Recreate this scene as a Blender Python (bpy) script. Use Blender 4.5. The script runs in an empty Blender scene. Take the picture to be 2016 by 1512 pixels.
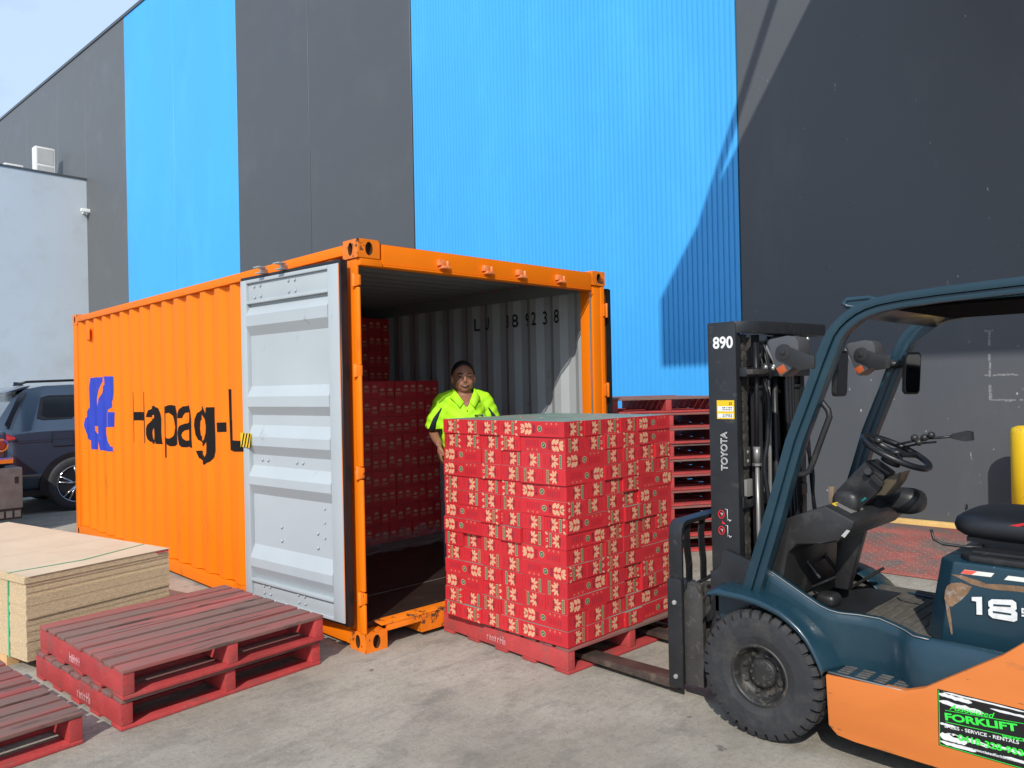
import bpy, bmesh, math, random
from mathutils import Vector, Matrix, Euler
R = math.radians
random.seed(7)
scene = bpy.context.scene
# ---------------------------------------------------------------- camera
cam_d = bpy.data.cameras.new('camera'); cam = bpy.data.objects.new('camera', cam_d)
scene.collection.objects.link(cam); scene.camera = cam
cam_d.sensor_width = 36.0; cam_d.lens = 1522.746/2016*36; cam_d.clip_end = 2000; cam_d.clip_start = 0.05
_y, _p, _r = 0.775014, 0.00313293, -0.02054835
f_ = Vector((math.sin(_y)*math.cos(_p), math.cos(_y)*math.cos(_p), math.sin(_p)))
r0 = Vector((math.cos(_y), -math.sin(_y), 0)); u0 = r0.cross(f_)
cr = r0*math.cos(_r)+u0*math.sin(_r); cu = -r0*math.sin(_r)+u0*math.cos(_r)
Mx = Matrix((cr, cu, -f_)).transposed().to_4x4(); Mx.translation = Vector((-2.69589, -4.09760, 1.645456))
cam.matrix_world = Mx
# ---------------------------------------------------------------- world, sun, exposure
SUN = Vector((1, .67, -.96)).normalized()
elev = math.asin(-SUN.z); az = math.atan2(-SUN.x, -SUN.y)      # azimuth of the sun, clockwise from +Y
world = bpy.data.worlds.new('World'); scene.world = world; world.use_nodes = True
wn_ = world.node_tree; wn_.nodes.clear()
wo = wn_.nodes.new('ShaderNodeOutputWorld'); bg = wn_.nodes.new('ShaderNodeBackground')
sky = wn_.nodes.new('ShaderNodeTexSky'); sky.sky_type = 'NISHITA'; sky.sun_disc = False
sky.sun_elevation = elev; sky.sun_rotation = az; sky.air_density = 1.0; sky.dust_density = 2.0; sky.ozone_density = 1.0
tc = wn_.nodes.new('ShaderNodeTexCoord'); mp = wn_.nodes.new('ShaderNodeMapping'); mp.inputs['Scale'].default_value = (1.2, 1.2, 3.5)
nz = wn_.nodes.new('ShaderNodeTexNoise'); nz.inputs['Scale'].default_value = 2.2; nz.inputs['Detail'].default_value = 7; nz.inputs['Roughness'].default_value = .55
rp = wn_.nodes.new('ShaderNodeValToRGB'); rp.color_ramp.elements[0].position = .12; rp.color_ramp.elements[1].position = .50
rp.color_ramp.elements[1].color = (.9, .9, .9, 1)
mxw = wn_.nodes.new('ShaderNodeMix'); mxw.data_type = 'RGBA'; mxw.inputs[7].default_value = (5.0, 6.5, 8.8, 1)
L = wn_.links.new
L(tc.outputs['Generated'], mp.inputs[0]); L(mp.outputs[0], nz.inputs['Vector']); L(nz.outputs['Fac'], rp.inputs[0])
L(rp.outputs[0], mxw.inputs[0]); L(sky.outputs[0], mxw.inputs[6]); L(mxw.outputs[2], bg.inputs[0]); L(bg.outputs[0], wo.inputs[0])
bg.inputs[1].default_value = 0.13
sd = bpy.data.lights.new('sun', 'SUN'); sd.energy = 3.9; sd.angle = R(.53); sd.color = (1, .955, .89)
sun = bpy.data.objects.new('sun', sd); scene.collection.objects.link(sun)
sun.rotation_mode = 'QUATERNION'; sun.rotation_quaternion = SUN.to_track_quat('-Z', 'Y'); sun.location = (-10, -7, 12)
scene.view_settings.view_transform = 'Standard'; scene.view_settings.look = 'None'
scene.view_settings.exposure = 0.0; scene.view_settings.gamma = 1; scene.view_settings.use_curve_mapping = False
# ---------------------------------------------------------------- helpers
C = scene.collection
def wm(o):
    m = Matrix.Translation(o.location) @ o.rotation_euler.to_matrix().to_4x4()
    return wm(o.parent) @ m if o.parent else m
def thing(name, label, cat, loc=(0, 0, 0), rz=0, group=None, kind=None):
    o = bpy.data.objects.new(name, None); C.objects.link(o); o.empty_display_size = .1
    o.location = loc; o.rotation_euler = (0, 0, rz); return tag(o, label, cat, group, kind)
def tag(o, label=None, cat=None, group=None, kind=None):
    if label: o['label'] = label
    if cat: o['category'] = cat
    if group: o['group'] = group
    if kind: o['kind'] = kind
    return o
class MB:
    def __init__(s): s.bm = bmesh.new()
    def add(s, vs, fs, mi=0, M=None, sm=False):
        v = [s.bm.verts.new(M @ Vector(p) if M else Vector(p)) for p in vs]
        for f in fs:
            try:
                F = s.bm.faces.new([v[i] for i in f]); F.material_index = mi; F.smooth = sm
            except ValueError: pass
        return s
    def box(s, x0, x1, y0, y1, z0, z1, mi=0, M=None):
        return s.add([(x0,y0,z0),(x1,y0,z0),(x1,y1,z0),(x0,y1,z0),(x0,y0,z1),(x1,y0,z1),(x1,y1,z1),(x0,y1,z1)],
                     [(0,3,2,1),(4,5,6,7),(0,1,5,4),(1,2,6,5),(2,3,7,6),(3,0,4,7)], mi, M)
    def prism(s, pts, ax, a, b, mi=0, M=None, sm=False):
        def P(u, v, w): return (w,u,v) if ax=='x' else ((u,w,v) if ax=='y' else (u,v,w))
        n = len(pts); vs = [P(u,v,a) for u,v in pts]+[P(u,v,b) for u,v in pts]
        return s.add(vs, [tuple(range(n)), tuple(range(2*n-1,n-1,-1))]+[(i,(i+1)%n,n+(i+1)%n,n+i) for i in range(n)], mi, M, sm)
    def flat(s, pts, ax, a, mi=0, M=None):
        def P(u, v, w): return (w,u,v) if ax=='x' else ((u,w,v) if ax=='y' else (u,v,w))
        return s.add([P(u,v,a) for u,v in pts], [tuple(range(len(pts)))], mi, M)
    def tube(s, path, r, n=8, mi=0, M=None, closed=False, flat=None):
        path = [Vector(p) for p in path]; k = len(path); vs = []; up = None
        for i, p in enumerate(path):
            if closed: t = (path[(i+1)%k]-path[i-1])
            else: t = (path[min(i+1,k-1)]-path[max(i-1,0)])
            t.normalize()
            if up is None:
                up = Vector((0,0,1)) if abs(t.z) < .9 else Vector((1,0,0))
            a = (up - t*up.dot(t)).normalized(); b = t.cross(a); up = a
            rr = r[i] if isinstance(r, (list, tuple)) else r
            for j in range(n):
                an = 2*math.pi*j/n
                vs.append(p + a*(math.cos(an)*rr) + b*(math.sin(an)*rr*(flat or 1)))
        fs = []
        for i in range(k if closed else k-1):
            for j in range(n):
                fs.append((i*n+j, i*n+(j+1)%n, ((i+1)%k)*n+(j+1)%n, ((i+1)%k)*n+j))
        if not closed: fs += [tuple(range(n-1,-1,-1)), tuple(range((k-1)*n, k*n))]
        return s.add(vs, fs, mi, M, True)
    def cyl(s, p0, p1, r0, r1=None, n=16, mi=0, M=None):
        p0, p1 = Vector(p0), Vector(p1); t = (p1-p0).normalized()
        up = Vector((0,0,1)) if abs(t.z) < .9 else Vector((1,0,0)); a = (up-t*up.dot(t)).normalized(); b = t.cross(a)
        r1 = r0 if r1 is None else r1; vs = []
        for p, r in ((p0,r0),(p1,r1)):
            vs += [p+a*math.cos(2*math.pi*j/n)*r+b*math.sin(2*math.pi*j/n)*r for j in range(n)]
        s.add(vs, [(j,(j+1)%n,n+(j+1)%n,n+j) for j in range(n)], mi, M, n > 8)
        return s.add(vs, [tuple(range(n-1,-1,-1)), tuple(range(n,2*n))], mi, M)
    def ball(s, c, r, mi=0, M=None, nu=14, nv=9, half=False):
        rx, ry, rz = (r,r,r) if isinstance(r,(int,float)) else r; vs = []; c = Vector(c)
        for i in range(nv+1):
            th = math.pi*i/nv
            for j in range(nu):
                ph = 2*math.pi*j/nu
                vs.append(c+Vector((rx*math.sin(th)*math.cos(ph), ry*math.sin(th)*math.sin(ph), rz*math.cos(th))))
        return s.add(vs, [(i*nu+j,(i+1)*nu+j,(i+1)*nu+(j+1)%nu,i*nu+(j+1)%nu) for i in range(nv) for j in range(nu)], mi, M, True)
    def lathe(s, prof, o, axis='x', n=32, mi=0, sm=True):
        # prof: list of (axial, radius)
        o = Vector(o); vs = []
        for a, r in prof:
            for j in range(n):
                an = 2*math.pi*j/n; c_, s_ = math.cos(an)*r, math.sin(an)*r
                vs.append(o+(Vector((a,c_,s_)) if axis=='x' else (Vector((c_,a,s_)) if axis=='y' else Vector((c_,s_,a)))))
        k = len(prof)
        return s.add(vs, [(i*n+j,i*n+(j+1)%n,(i+1)*n+(j+1)%n,(i+1)*n+j) for i in range(k-1) for j in range(n)], mi, None, sm)
    def build(s, name, mats, parent=None, bevel=0, smooth=None, seg=2, world=True, merge=True):
        bm = s.bm
        if merge: bmesh.ops.remove_doubles(bm, verts=bm.verts, dist=1e-5)
        bmesh.ops.recalc_face_normals(bm, faces=bm.faces)
        if bevel:
            es = [e for e in bm.edges if len(e.link_faces)==2 and e.calc_face_angle(0) > R(28)]
            bmesh.ops.bevel(bm, geom=es, offset=bevel, segments=seg, affect='EDGES', profile=.6, clamp_overlap=True)
            for f in bm.faces: f.smooth = True
        if parent is not None and world: bm.transform(wm(parent).inverted())
        me = bpy.data.meshes.new(name); bm.to_mesh(me); bm.free()
        for m in (mats if isinstance(mats,(list,tuple)) else [mats]): me.materials.append(m)
        if bevel: 
            try: me.set_sharp_from_angle(angle=R(38))
            except Exception: pass
        o = bpy.data.objects.new(name, me); C.objects.link(o)
        if parent is not None: o.parent = parent
        return o
def copy_tree(o, parent=None):
    c = o.copy(); C.objects.link(c)
    if parent is not None: c.parent = parent
    for ch in list(o.children): copy_tree(ch, c)
    return c
def lin(p0, p1, n): return [Vector(p0).lerp(Vector(p1), i/n) for i in range(n+1)]
# ---------------------------------------------------------------- materials
def mat(name, col, rough=.55, metal=0, var=.10, vs=2.0, dirt=None, da=0, ds=4.0, dw=.06, bump=0, bs=60, rnd=0, spec=.5, coat=0, dirt2=None, da2=0, ds2=20, stretch=(1,1,1), alpha=1):
    m = bpy.data.materials.new(name); m.use_nodes = True; nt = m.node_tree; N = nt.nodes; b = N['Principled BSDF']; l = nt.links.new
    tc = N.new('ShaderNodeTexCoord'); mp = N.new('ShaderNodeMapping'); mp.inputs['Scale'].default_value = stretch; l(tc.outputs['Object'], mp.inputs[0])
    oi = N.new('ShaderNodeObjectInfo')
    ad = N.new('ShaderNodeVectorMath'); ad.operation = 'ADD'; sc = N.new('ShaderNodeMath'); sc.operation = 'MULTIPLY'; sc.inputs[1].default_value = 37.0
    l(oi.outputs['Random'], sc.inputs[0]); l(mp.outputs[0], ad.inputs[0]); l(sc.outputs[0], ad.inputs[1])
    vec = ad.outputs[0]
    n1 = N.new('ShaderNodeTexNoise'); n1.inputs['Scale'].default_value = vs; n1.inputs['Detail'].default_value = 6; n1.inputs['Roughness'].default_value = .6; l(vec, n1.inputs['Vector'])
    mr = N.new('ShaderNodeMapRange'); mr.inputs[1].default_value = .3; mr.inputs[2].default_value = .7; mr.inputs[3].default_value = 1-var; mr.inputs[4].default_value = 1+var; l(n1.outputs['Fac'], mr.inputs[0])
    fac = mr.outputs[0]
    if rnd:
        m2 = N.new('ShaderNodeMapRange'); m2.inputs[3].default_value = 1-rnd; m2.inputs[4].default_value = 1+rnd; l(oi.outputs['Random'], m2.inputs[0])
        mm = N.new('ShaderNodeMath'); mm.operation = 'MULTIPLY'; l(fac, mm.inputs[0]); l(m2.outputs[0], mm.inputs[1]); fac = mm.outputs[0]
    vm = N.new('ShaderNodeVectorMath'); vm.operation = 'SCALE'; vm.inputs[0].default_value = col[:3]; l(fac, vm.inputs['Scale'])
    cur = vm.outputs[0]
    def layer(cur, dcol, amt, scale, width, seed):
        n2 = N.new('ShaderNodeTexNoise'); n2.inputs['Scale'].default_value = scale; n2.inputs['Detail'].default_value = 9; n2.inputs['Roughness'].default_value = .68
        a2 = N.new('ShaderNodeVectorMath'); a2.operation = 'ADD'; a2.inputs[1].default_value = (seed, seed*2, -seed); l(vec, a2.inputs[0]); l(a2.outputs[0], n2.inputs['Vector'])
        m3 = N.new('ShaderNodeMapRange'); th = .72-.34*amt; m3.inputs[1].default_value = th-width; m3.inputs[2].default_value = th+width; l(n2.outputs['Fac'], m3.inputs[0])
        mx = N.new('ShaderNodeMix'); mx.data_type = 'RGBA'; l(m3.outputs[0], mx.inputs[0]); l(cur, mx.inputs[6]); mx.inputs[7].default_value = (*dcol, 1)
        return mx.outputs[2], m3.outputs[0]
    if dirt: cur, dm = layer(cur, dirt, da, ds, dw, 3.3)
    if dirt2: cur, _ = layer(cur, dirt2, da2, ds2, .02, 9.1)
    l(cur, b.inputs['Base Color'])
    b.inputs['Metallic'].default_value = metal
    rr = N.new('ShaderNodeMapRange'); rr.inputs[1].default_value = .3; rr.inputs[2].default_value = .7; rr.inputs[3].default_value = max(.03, rough-.08); rr.inputs[4].default_value = min(1, rough+.08)
    l(n1.outputs['Fac'], rr.inputs[0]); l(rr.outputs[0], b.inputs['Roughness'])
    b.inputs['Specular IOR Level'].default_value = spec
    if coat: b.inputs['Coat Weight'].default_value = coat; b.inputs['Coat Roughness'].default_value = .08
    if alpha < 1: b.inputs['Alpha'].default_value = alpha
    if bump:
        n4 = N.new('ShaderNodeTexNoise'); n4.inputs['Scale'].default_value = bs; n4.inputs['Detail'].default_value = 5; l(vec, n4.inputs['Vector'])
        bp = N.new('ShaderNodeBump'); bp.inputs['Strength'].default_value = bump; bp.inputs['Distance'].default_value = .01; l(n4.outputs['Fac'], bp.inputs['Height']); l(bp.outputs[0], b.inputs['Normal'])
    return m
# text -> mesh
def text(name, body, M, size, m, parent, offset=0, shear=0, outline=0, wscale=1, align='LEFT', proj=None, space=1.0):
    cu_ = bpy.data.curves.new('t', 'FONT'); cu_.body = body; cu_.size = size; cu_.offset = offset; cu_.shear = shear; cu_.align_x = align; cu_.space_character = space
    cu_.resolution_u = 4
    if outline: cu_.fill_mode = 'NONE'; cu_.bevel_depth = outline; cu_.bevel_resolution = 0
    o = bpy.data.objects.new('t', cu_); C.objects.link(o); bpy.context.view_layer.update()
    me = bpy.data.meshes.new_from_object(o.evaluated_get(bpy.context.evaluated_depsgraph_get()))
    bpy.data.objects.remove(o); bpy.data.curves.remove(cu_)
    bm = bmesh.new(); bm.from_mesh(me); bpy.data.meshes.remove(me)
    bmesh.ops.scale(bm, vec=(wscale,1,1), verts=bm.verts)
    bm.transform(M)
    mb = MB(); mb.bm.free(); mb.bm = bm
    if proj: proj(bm)
    if parent is not None: bm.transform(wm(parent).inverted())
    me = bpy.data.meshes.new(name); bm.to_mesh(me); bm.free(); me.materials.clear(); me.materials.append(m)
    for p_ in me.polygons: p_.material_index = 0
    o = bpy.data.objects.new(name, me); C.objects.link(o)
    if parent is not None: o.parent = parent
    return o
def basis(o, ex, ey):
    ex = Vector(ex).normalized(); ey = Vector(ey).normalized(); ez = ex.cross(ey)
    M = Matrix((ex, ey, ez)).transposed().to_4x4(); M.translation = Vector(o); return M

M_orange = mat('container_orange', (.84,.188,.002), .55, var=.04, vs=1.2, dirt=(.50,.12,.01), da=.10, ds=3, bump=.03, bs=9, spec=.25, dirt2=(.35,.15,.06), da2=.05, ds2=12, stretch=(1,1,.35))
M_orange_worn = mat('container_orange_worn', (.82,.19,.004), .5, var=.12, vs=6, dirt=(.10,.045,.02), da=.40, ds=14, dw=.03, dirt2=(.55,.22,.08), da2=.3, ds2=30, bump=.15, bs=40)
M_grey_in = mat('container_grey', (.40,.44,.455), .5, var=.05, vs=1.5, dirt=(.25,.25,.24), da=.08, ds=5)
M_roofgrey = mat('container_roof_grey', (.22,.235,.24), .6, var=.05)  # darker than the door grey, to deepen the shade inside by colour
M_gasket = mat('rubber_gasket', (.012,.013,.016), .4, var=.2, vs=8, bump=.1, bs=20, spec=.4)
M_steel = mat('zinc_steel', (.55,.55,.53), .38, metal=.7, var=.1)
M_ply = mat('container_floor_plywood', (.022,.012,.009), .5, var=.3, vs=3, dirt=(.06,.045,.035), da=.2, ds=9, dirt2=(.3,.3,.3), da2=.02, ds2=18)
M_black_paint = mat('black_lettering', (.008,.006,.006), .7, var=.2, spec=.2)
M_blue_paint = mat('blue_emblem', (.02,.045,.42), .5, var=.1, dirt=(.1,.12,.45), da=.1, ds=6)
M_white = mat('white_paint', (.78,.78,.76), .5, var=.05)
M_yellow = mat('yellow_paint', (.80,.52,.012), .45, var=.06, dirt=(.45,.26,.02), da=.15, ds=8)
M_palred = mat('pallet_red_paint', (.46,.050,.048), .72, var=.18, vs=5, dirt=(.24,.075,.065), da=.32, ds=6, dw=.10, rnd=.12, bump=.35, bs=45, dirt2=(.55,.18,.15), da2=.12, ds2=26, stretch=(1,1,1))
M_paltop = mat('pallet_worn_deck', (.34,.072,.066), .8, var=.25, vs=4, dirt=(.19,.115,.095), da=.80, ds=4, dw=.11, rnd=.12, bump=.5, bs=30, dirt2=(.11,.065,.055), da2=.34, ds2=9, stretch=(.22,2.2,1))
M_wood = mat('raw_pine', (.62,.38,.17), .7, var=.15, vs=8, bump=.2, stretch=(1,.2,1))
M_ground = None
# ---------------------------------------------------------------- ground
def ground_mat():
    m = bpy.data.materials.new('concrete_apron'); m.use_nodes = True; nt = m.node_tree; N = nt.nodes; l = nt.links.new; b = N['Principled BSDF']
    tc = N.new('ShaderNodeTexCoord')
    def noise(s, d=8, r=.6, st=(1,1,1), off=(0,0,0)):
        mp = N.new('ShaderNodeMapping'); mp.inputs['Scale'].default_value = st; mp.inputs['Location'].default_value = off; l(tc.outputs['Object'], mp.inputs[0])
        n = N.new('ShaderNodeTexNoise'); n.inputs['Scale'].default_value = s; n.inputs['Detail'].default_value = d; n.inputs['Roughness'].default_value = r; l(mp.outputs[0], n.inputs['Vector']); return n.outputs['Fac']
    def rng(v, a, b_, c=0, d=1):
        r = N.new('ShaderNodeMapRange'); r.inputs[1].default_value=a; r.inputs[2].default_value=b_; r.inputs[3].default_value=c; r.inputs[4].default_value=d; l(v, r.inputs[0]); return r.outputs[0]
    def mix(f, a, b_, k=1):
        x = N.new('ShaderNodeMix'); x.data_type='RGBA'
        if k != 1:
            q = N.new('ShaderNodeMath'); q.operation='MULTIPLY'; q.inputs[1].default_value=k; l(f, q.inputs[0]); f = q.outputs[0]
        l(f, x.inputs[0])
        for i, v in ((6,a),(7,b_)):
            if isinstance(v, tuple): x.inputs[i].default_value = (*v,1)
            else: l(v, x.inputs[i])
        return x.outputs[2]
    c = mix(rng(noise(.7, 8, .65), .36, .64), (.285,.253,.200), (.45,.408,.335))
    c = mix(rng(noise(2.6, 9, .7, (1,1.7,1), (5,2,0)), .50, .66), c, (.17,.155,.135), .6)
    c = mix(rng(noise(6, 9, .75, (1.3,1,1), (9,4,0)), .56, .72), c, (.43,.405,.36), .55)
    c = mix(rng(noise(3.1, 5, .6, (1,1,1), (31,14,0)), .665, .70), c, (.09,.08,.07), .75)
    c = mix(rng(noise(9, 7, .8, (.35,2.6,1), (2,7,0)), .52, .70), c, (.20,.18,.155), .55)
    c = mix(rng(noise(14, 8, .8, (2.2,.5,1), (12,1,0)), .55, .70), c, (.44,.415,.37), .5)
    c = mix(rng(noise(22, 7, .85, (1,1,1), (7,3,0)), .50, .62), c, (.175,.158,.13), .38)
    c = mix(rng(noise(30, 7, .85, (1,1,1), (1,9,0)), .54, .66), c, (.48,.45,.40), .35)
    c = mix(rng(noise(55, 4, .8), .55, .72), c, (.13,.12,.105), .6)
    c = mix(rng(noise(26, 3, .8, (1,1,1), (3,3,0)), .68, .74), c, (.50,.48,.44), .5)
    # fine cracks
    mp = N.new('ShaderNodeMapping'); l(tc.outputs['Object'], mp.inputs[0]); nn = N.new('ShaderNodeTexNoise'); nn.inputs['Scale'].default_value=1.3; nn.inputs['Detail'].default_value=6; l(mp.outputs[0], nn.inputs['Vector'])
    ad = N.new('ShaderNodeVectorMath'); ad.operation='MULTIPLY_ADD'; ad.inputs[1].default_value=(.9,.9,0); l(nn.outputs['Color'], ad.inputs[0]); l(mp.outputs[0], ad.inputs[2])
    vo = N.new('ShaderNodeTexVoronoi'); vo.feature='DISTANCE_TO_EDGE'; vo.inputs['Scale'].default_value=.42; l(ad.outputs[0], vo.inputs['Vector'])
    crk = rng(vo.outputs['Distance'], .001, .0045, 1, 0)
    gate = rng(noise(.5, 3, .5, (1,1,1), (14,8,0)), .54, .62); q = N.new('ShaderNodeMath'); q.operation='MULTIPLY'; l(crk, q.inputs[0]); l(gate, q.inputs[1])
    c = mix(q.outputs[0], c, (.07,.062,.052), .7)
    l(c, b.inputs['Base Color']); l(rng(noise(4), .3, .7, .72, .92), b.inputs['Roughness']); b.inputs['Specular IOR Level'].default_value=.35
    bp = N.new('ShaderNodeBump'); bp.inputs['Strength'].default_value=.7; bp.inputs['Distance'].default_value=.012; l(noise(38, 8, .8), bp.inputs['Height']); l(bp.outputs[0], b.inputs['Normal'])
    return m
g = MB(); g.box(-260, 260, -260, 300, -.25, 0); tag(g.build('ground', ground_mat()), 'pale worn concrete yard with stains and fine cracks', 'ground', kind='structure')
# saw-cut joints in the slab
jm = mat('slab_joint', (.07,.065,.055), .9, var=.3)
for (x0,y0,x1,y1) in [(-9,-3.35,.25,-.30),(2.2,-9,5.6,9)]:
    d = Vector((x1-x0,y1-y0,0)).normalized(); n = Vector((-d.y,d.x,0))*.004
    a, b = Vector((x0,y0,.0015)), Vector((x1,y1,.0015))
# ---------------------------------------------------------------- warehouse
WH = (6.4, -1.0, 0); WR = R(3.292)
def wmat(s, x, z): return None
W = thing('warehouse', 'tall dark grey and blue warehouse with vertical wall panels behind the orange container', 'warehouse', WH, WR)
MW = wm(W)
M_dark = mat('panel_dark_grey', (.074,.080,.087), .5, var=.03, vs=.35, dirt=(.086,.092,.098), da=.25, ds=.9, dw=.12, bump=.05, bs=3, dirt2=(.22,.22,.22), da2=.0, ds2=9)
M_dark2 = mat('panel_scuffed_grey', (.074,.080,.088), .55, var=.03, vs=.4, dirt=(.092,.098,.106), da=.2, ds=1.1, dw=.1, bump=.06, bs=4, dirt2=(.35,.35,.34), da2=.08, ds2=13, stretch=(1,1,.35))
M_warm = mat('panel_warm_grey', (.112,.118,.122), .55, var=.03, vs=.4, dirt=(.135,.145,.152), da=.2, ds=1.0, dw=.12)
M_bluew = mat('panel_blue', (.055,.385,.80), .5, var=.04, vs=.5, dirt=(.07,.43,.84), da=.3, ds=.8, dw=.12, stretch=(1,1,.4))
M_cap = mat('capping_metal', (.09,.095,.10), .4, metal=.3)
TOP = 12.72
def panel(s0, s1, m, name='wall_panel', rib=False, top=TOP):
    b = MB(); g_ = .007
    if not rib:
        b.box(0, .18, s0+g_, s1-g_, 0, top)
        return b.build(name, m, W, world=False, bevel=.006, seg=1)
    prof = []; pitch = .0758; n = int(round((s1-s0-2*g_)/pitch)); pitch = (s1-s0-2*g_)/n; y = s0+g_
    prof.append((.18, y))
    for i in range(n):
        prof += [(.0, y+pitch*.04), (.0, y+pitch*.66), (.017, y+pitch*.76), (.017, y+pitch*.92)]
        y += pitch
    prof.append((.18, s1-g_))
    return b.prism(prof, 'z', 0, top).build(name, m, W, world=False)
joints = [33.09+3.1, 33.09, 30.06, 26.79, 24.21, 21.01]
for a, b_ in zip(joints[1:], joints): panel(a, b_, M_warm)
b = MB(); b.box(0,.18,36.2,70,0,TOP); b.build('wall_panel', M_warm, W, world=False)
panel(17.85, 21.01, M_bluew); panel(14.5, 17.85, M_bluew)
panel(11.485, 14.5, M_dark); panel(8.19, 11.485, M_dark)
panel(1.88, 8.19, M_bluew, rib=True)
panel(-1.25, 1.88, M_dark2); panel(-4.4, -1.25, M_dark2); panel(-7.6, -4.4, M_dark2)
b = MB(); b.box(0,.18,-40,-7.62,0,TOP); b.build('wall_panel', M_dark2, W, world=False)
b = MB(); b.box(.06,.10,-40,70,0,TOP-.02); b.build('joint_sealant', mat('sealant',(.03,.03,.032),.8), W, world=False)
b = MB(); b.box(-.03,.23,-40,70,TOP+.003,TOP+.09); b.build('roof_capping', M_cap, W, world=False)
b = MB(); b.box(.2,30,-40,70,TOP-.6,TOP-.5); b.box(29.8,30,-40,70,0,TOP); b.box(.2,30,-40.1,-39.9,0,TOP); b.box(.2,30,69.9,70.1,0,TOP); b.build('roof', mat('roof_sheet',(.3,.31,.32),.5), W, world=False)
# chalk lines and chips on the scuffed panel
ck = mat('chalk', (.20,.21,.215), .9, var=.35, vs=30)
b = MB(); rr = random.Random(5)
def chalk(y0,z0,y1,z1,w=.011):
    n = 9
    for i in range(n):
        if rr.random() < .12: continue
        t0, t1 = i/n, (i+.93)/n; ya, za, yb, zb = y0+(y1-y0)*t0, z0+(z1-z0)*t0, y0+(y1-y0)*t1, z0+(z1-z0)*t1
        j = rr.uniform(-.004,.004); w_ = w*rr.uniform(.6,1.2)
        if abs(z1-z0) > abs(y1-y0): b.add([(-.0015,ya-w_+j,za),(-.0015,ya+w_+j,za),(-.0015,yb+w_+j,zb),(-.0015,yb-w_+j,zb)],[(0,1,2,3)])
        else: b.add([(-.0015,ya,za-w_+j),(-.0015,ya,za+w_+j),(-.0015,yb,zb+w_+j),(-.0015,yb,zb-w_+j)],[(0,1,2,3)])
chalk(-.845,2.12,-.835,1.40); chalk(-.79,1.66,-1.13,1.66); chalk(-.835,1.405,-1.13,1.40); chalk(-.80,2.12,-.88,2.12); chalk(-1.2,1.66,-2.6,1.65)
b.build('chalk_line', ck, W, world=False)
b = MB()
for i in range(26):
    y_ = rr.uniform(-3.5,1.85); z_ = rr.choice([rr.uniform(.15,1.7), rr.uniform(2.0,2.9) if rr.random()<.25 else rr.uniform(.15,1.5)]); s_ = rr.uniform(.003,.010); k_ = rr.uniform(.4,2.2)
    b.add([(-.0016,y_-s_,z_),(-.0016,y_+s_*.2,z_-s_*k_),(-.0016,y_+s_,z_+s_*.3),(-.0016,y_,z_+s_*k_)],[(0,1,2,3)])
tag(b.build('paint_chips', mat('chip_white',(.38,.38,.37),.8), W, world=False), kind='stuff')
# cantilever canopy over the dock to the right of the frame (throws the big shadow)
K = thing('dock_canopy', 'grey cantilever canopy with tie rods on the warehouse wall above the loading area', 'canopy', WH, WR)
D_, s_, zt = 6.0, -.47, 8.36; zb = zt-.93
b = MB(); b.box(-D_, -.003, -16, s_, zt-.12, zt); b.build('deck', M_cap, K, world=False)
b = MB(); b.box(-D_, -D_+.1, -16, s_, zb, zt-.125); b.box(-D_+.103, -.003, s_-.1, s_, zb, zt-.125); b.build('fascia', M_cap, K, world=False)
for ss in (s_-.05, -5.5, -10.5):
    b = MB(); b.cyl((-4.96, ss, zt), (-.003, ss, 11.05), .055); b.build('tie_rod', M_steel, K, world=False)
# ---------------------------------------------------------------- office block, air conditioners, camera
O = thing('office_block', 'low pale grey flat-roofed block joined to the far end of the warehouse', 'building', tuple(MW @ Vector((0,24.16,0))), WR)
M_pale = mat('pale_render', (.47,.515,.55), .6, var=.04, vs=.3, dirt=(.42,.44,.45), da=.3, ds=1, dw=.12)
b = MB(); b.box(-16,-.004,0,9,0,8.55); b.build('wall', M_pale, O, world=False)
b = MB(); b.box(-16.05,-.005,-.03,.2,8.553,8.605); b.box(-16.05,-15.85,.203,9,8.553,8.605); b.build('parapet_capping', M_cap, O, world=False)
M_ac = mat('ac_casing', (.72,.71,.66), .5, var=.05)
def ac(loc, label):
    a = thing('air_conditioner', label, 'air conditioner', loc, WR, 'air conditioners on the office roof')
    b = MB(); b.box(-.58,0,-.0,.36,.15,1.36); b.build('casing', M_ac, a, world=False, bevel=.02)
    b = MB(); b.box(-.53,-.05,-.012,-.001,.80,1.30); b.box(-.53,-.05,-.012,-.001,.2,.72)
    b.build('fan_grille', mat('ac_grille',(.42,.42,.40),.6), a, world=False)
    b = MB(); b.box(-.58,-.50,.0,.36,0,.148); b.box(-.12,-.04,.0,.36,0,.148); b.build('foot', M_cap, a, world=False)
    return a
ac(tuple(MW @ Vector((-.30,26.1,8.56))), 'white air conditioner unit standing on the pale block roof, the larger near one')
ac(tuple(MW @ Vector((-.45,28.9,8.56))), 'white air conditioner unit on the pale block roof, half hidden further back')
sc_ = thing('security_camera', 'small white security camera on the corner of the pale grey block', 'camera', tuple(MW @ Vector((-.12,24.10,7.45))), WR)
b = MB(); b.box(-.03,.03,-.1,.05,.0,.06); b.build('bracket', M_white, sc_, world=False)
b = MB(); b.box(-.14,.24,-.2,-.104,.02,.13); b.build('camera_housing', M_white, sc_, world=False, bevel=.02)
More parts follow.
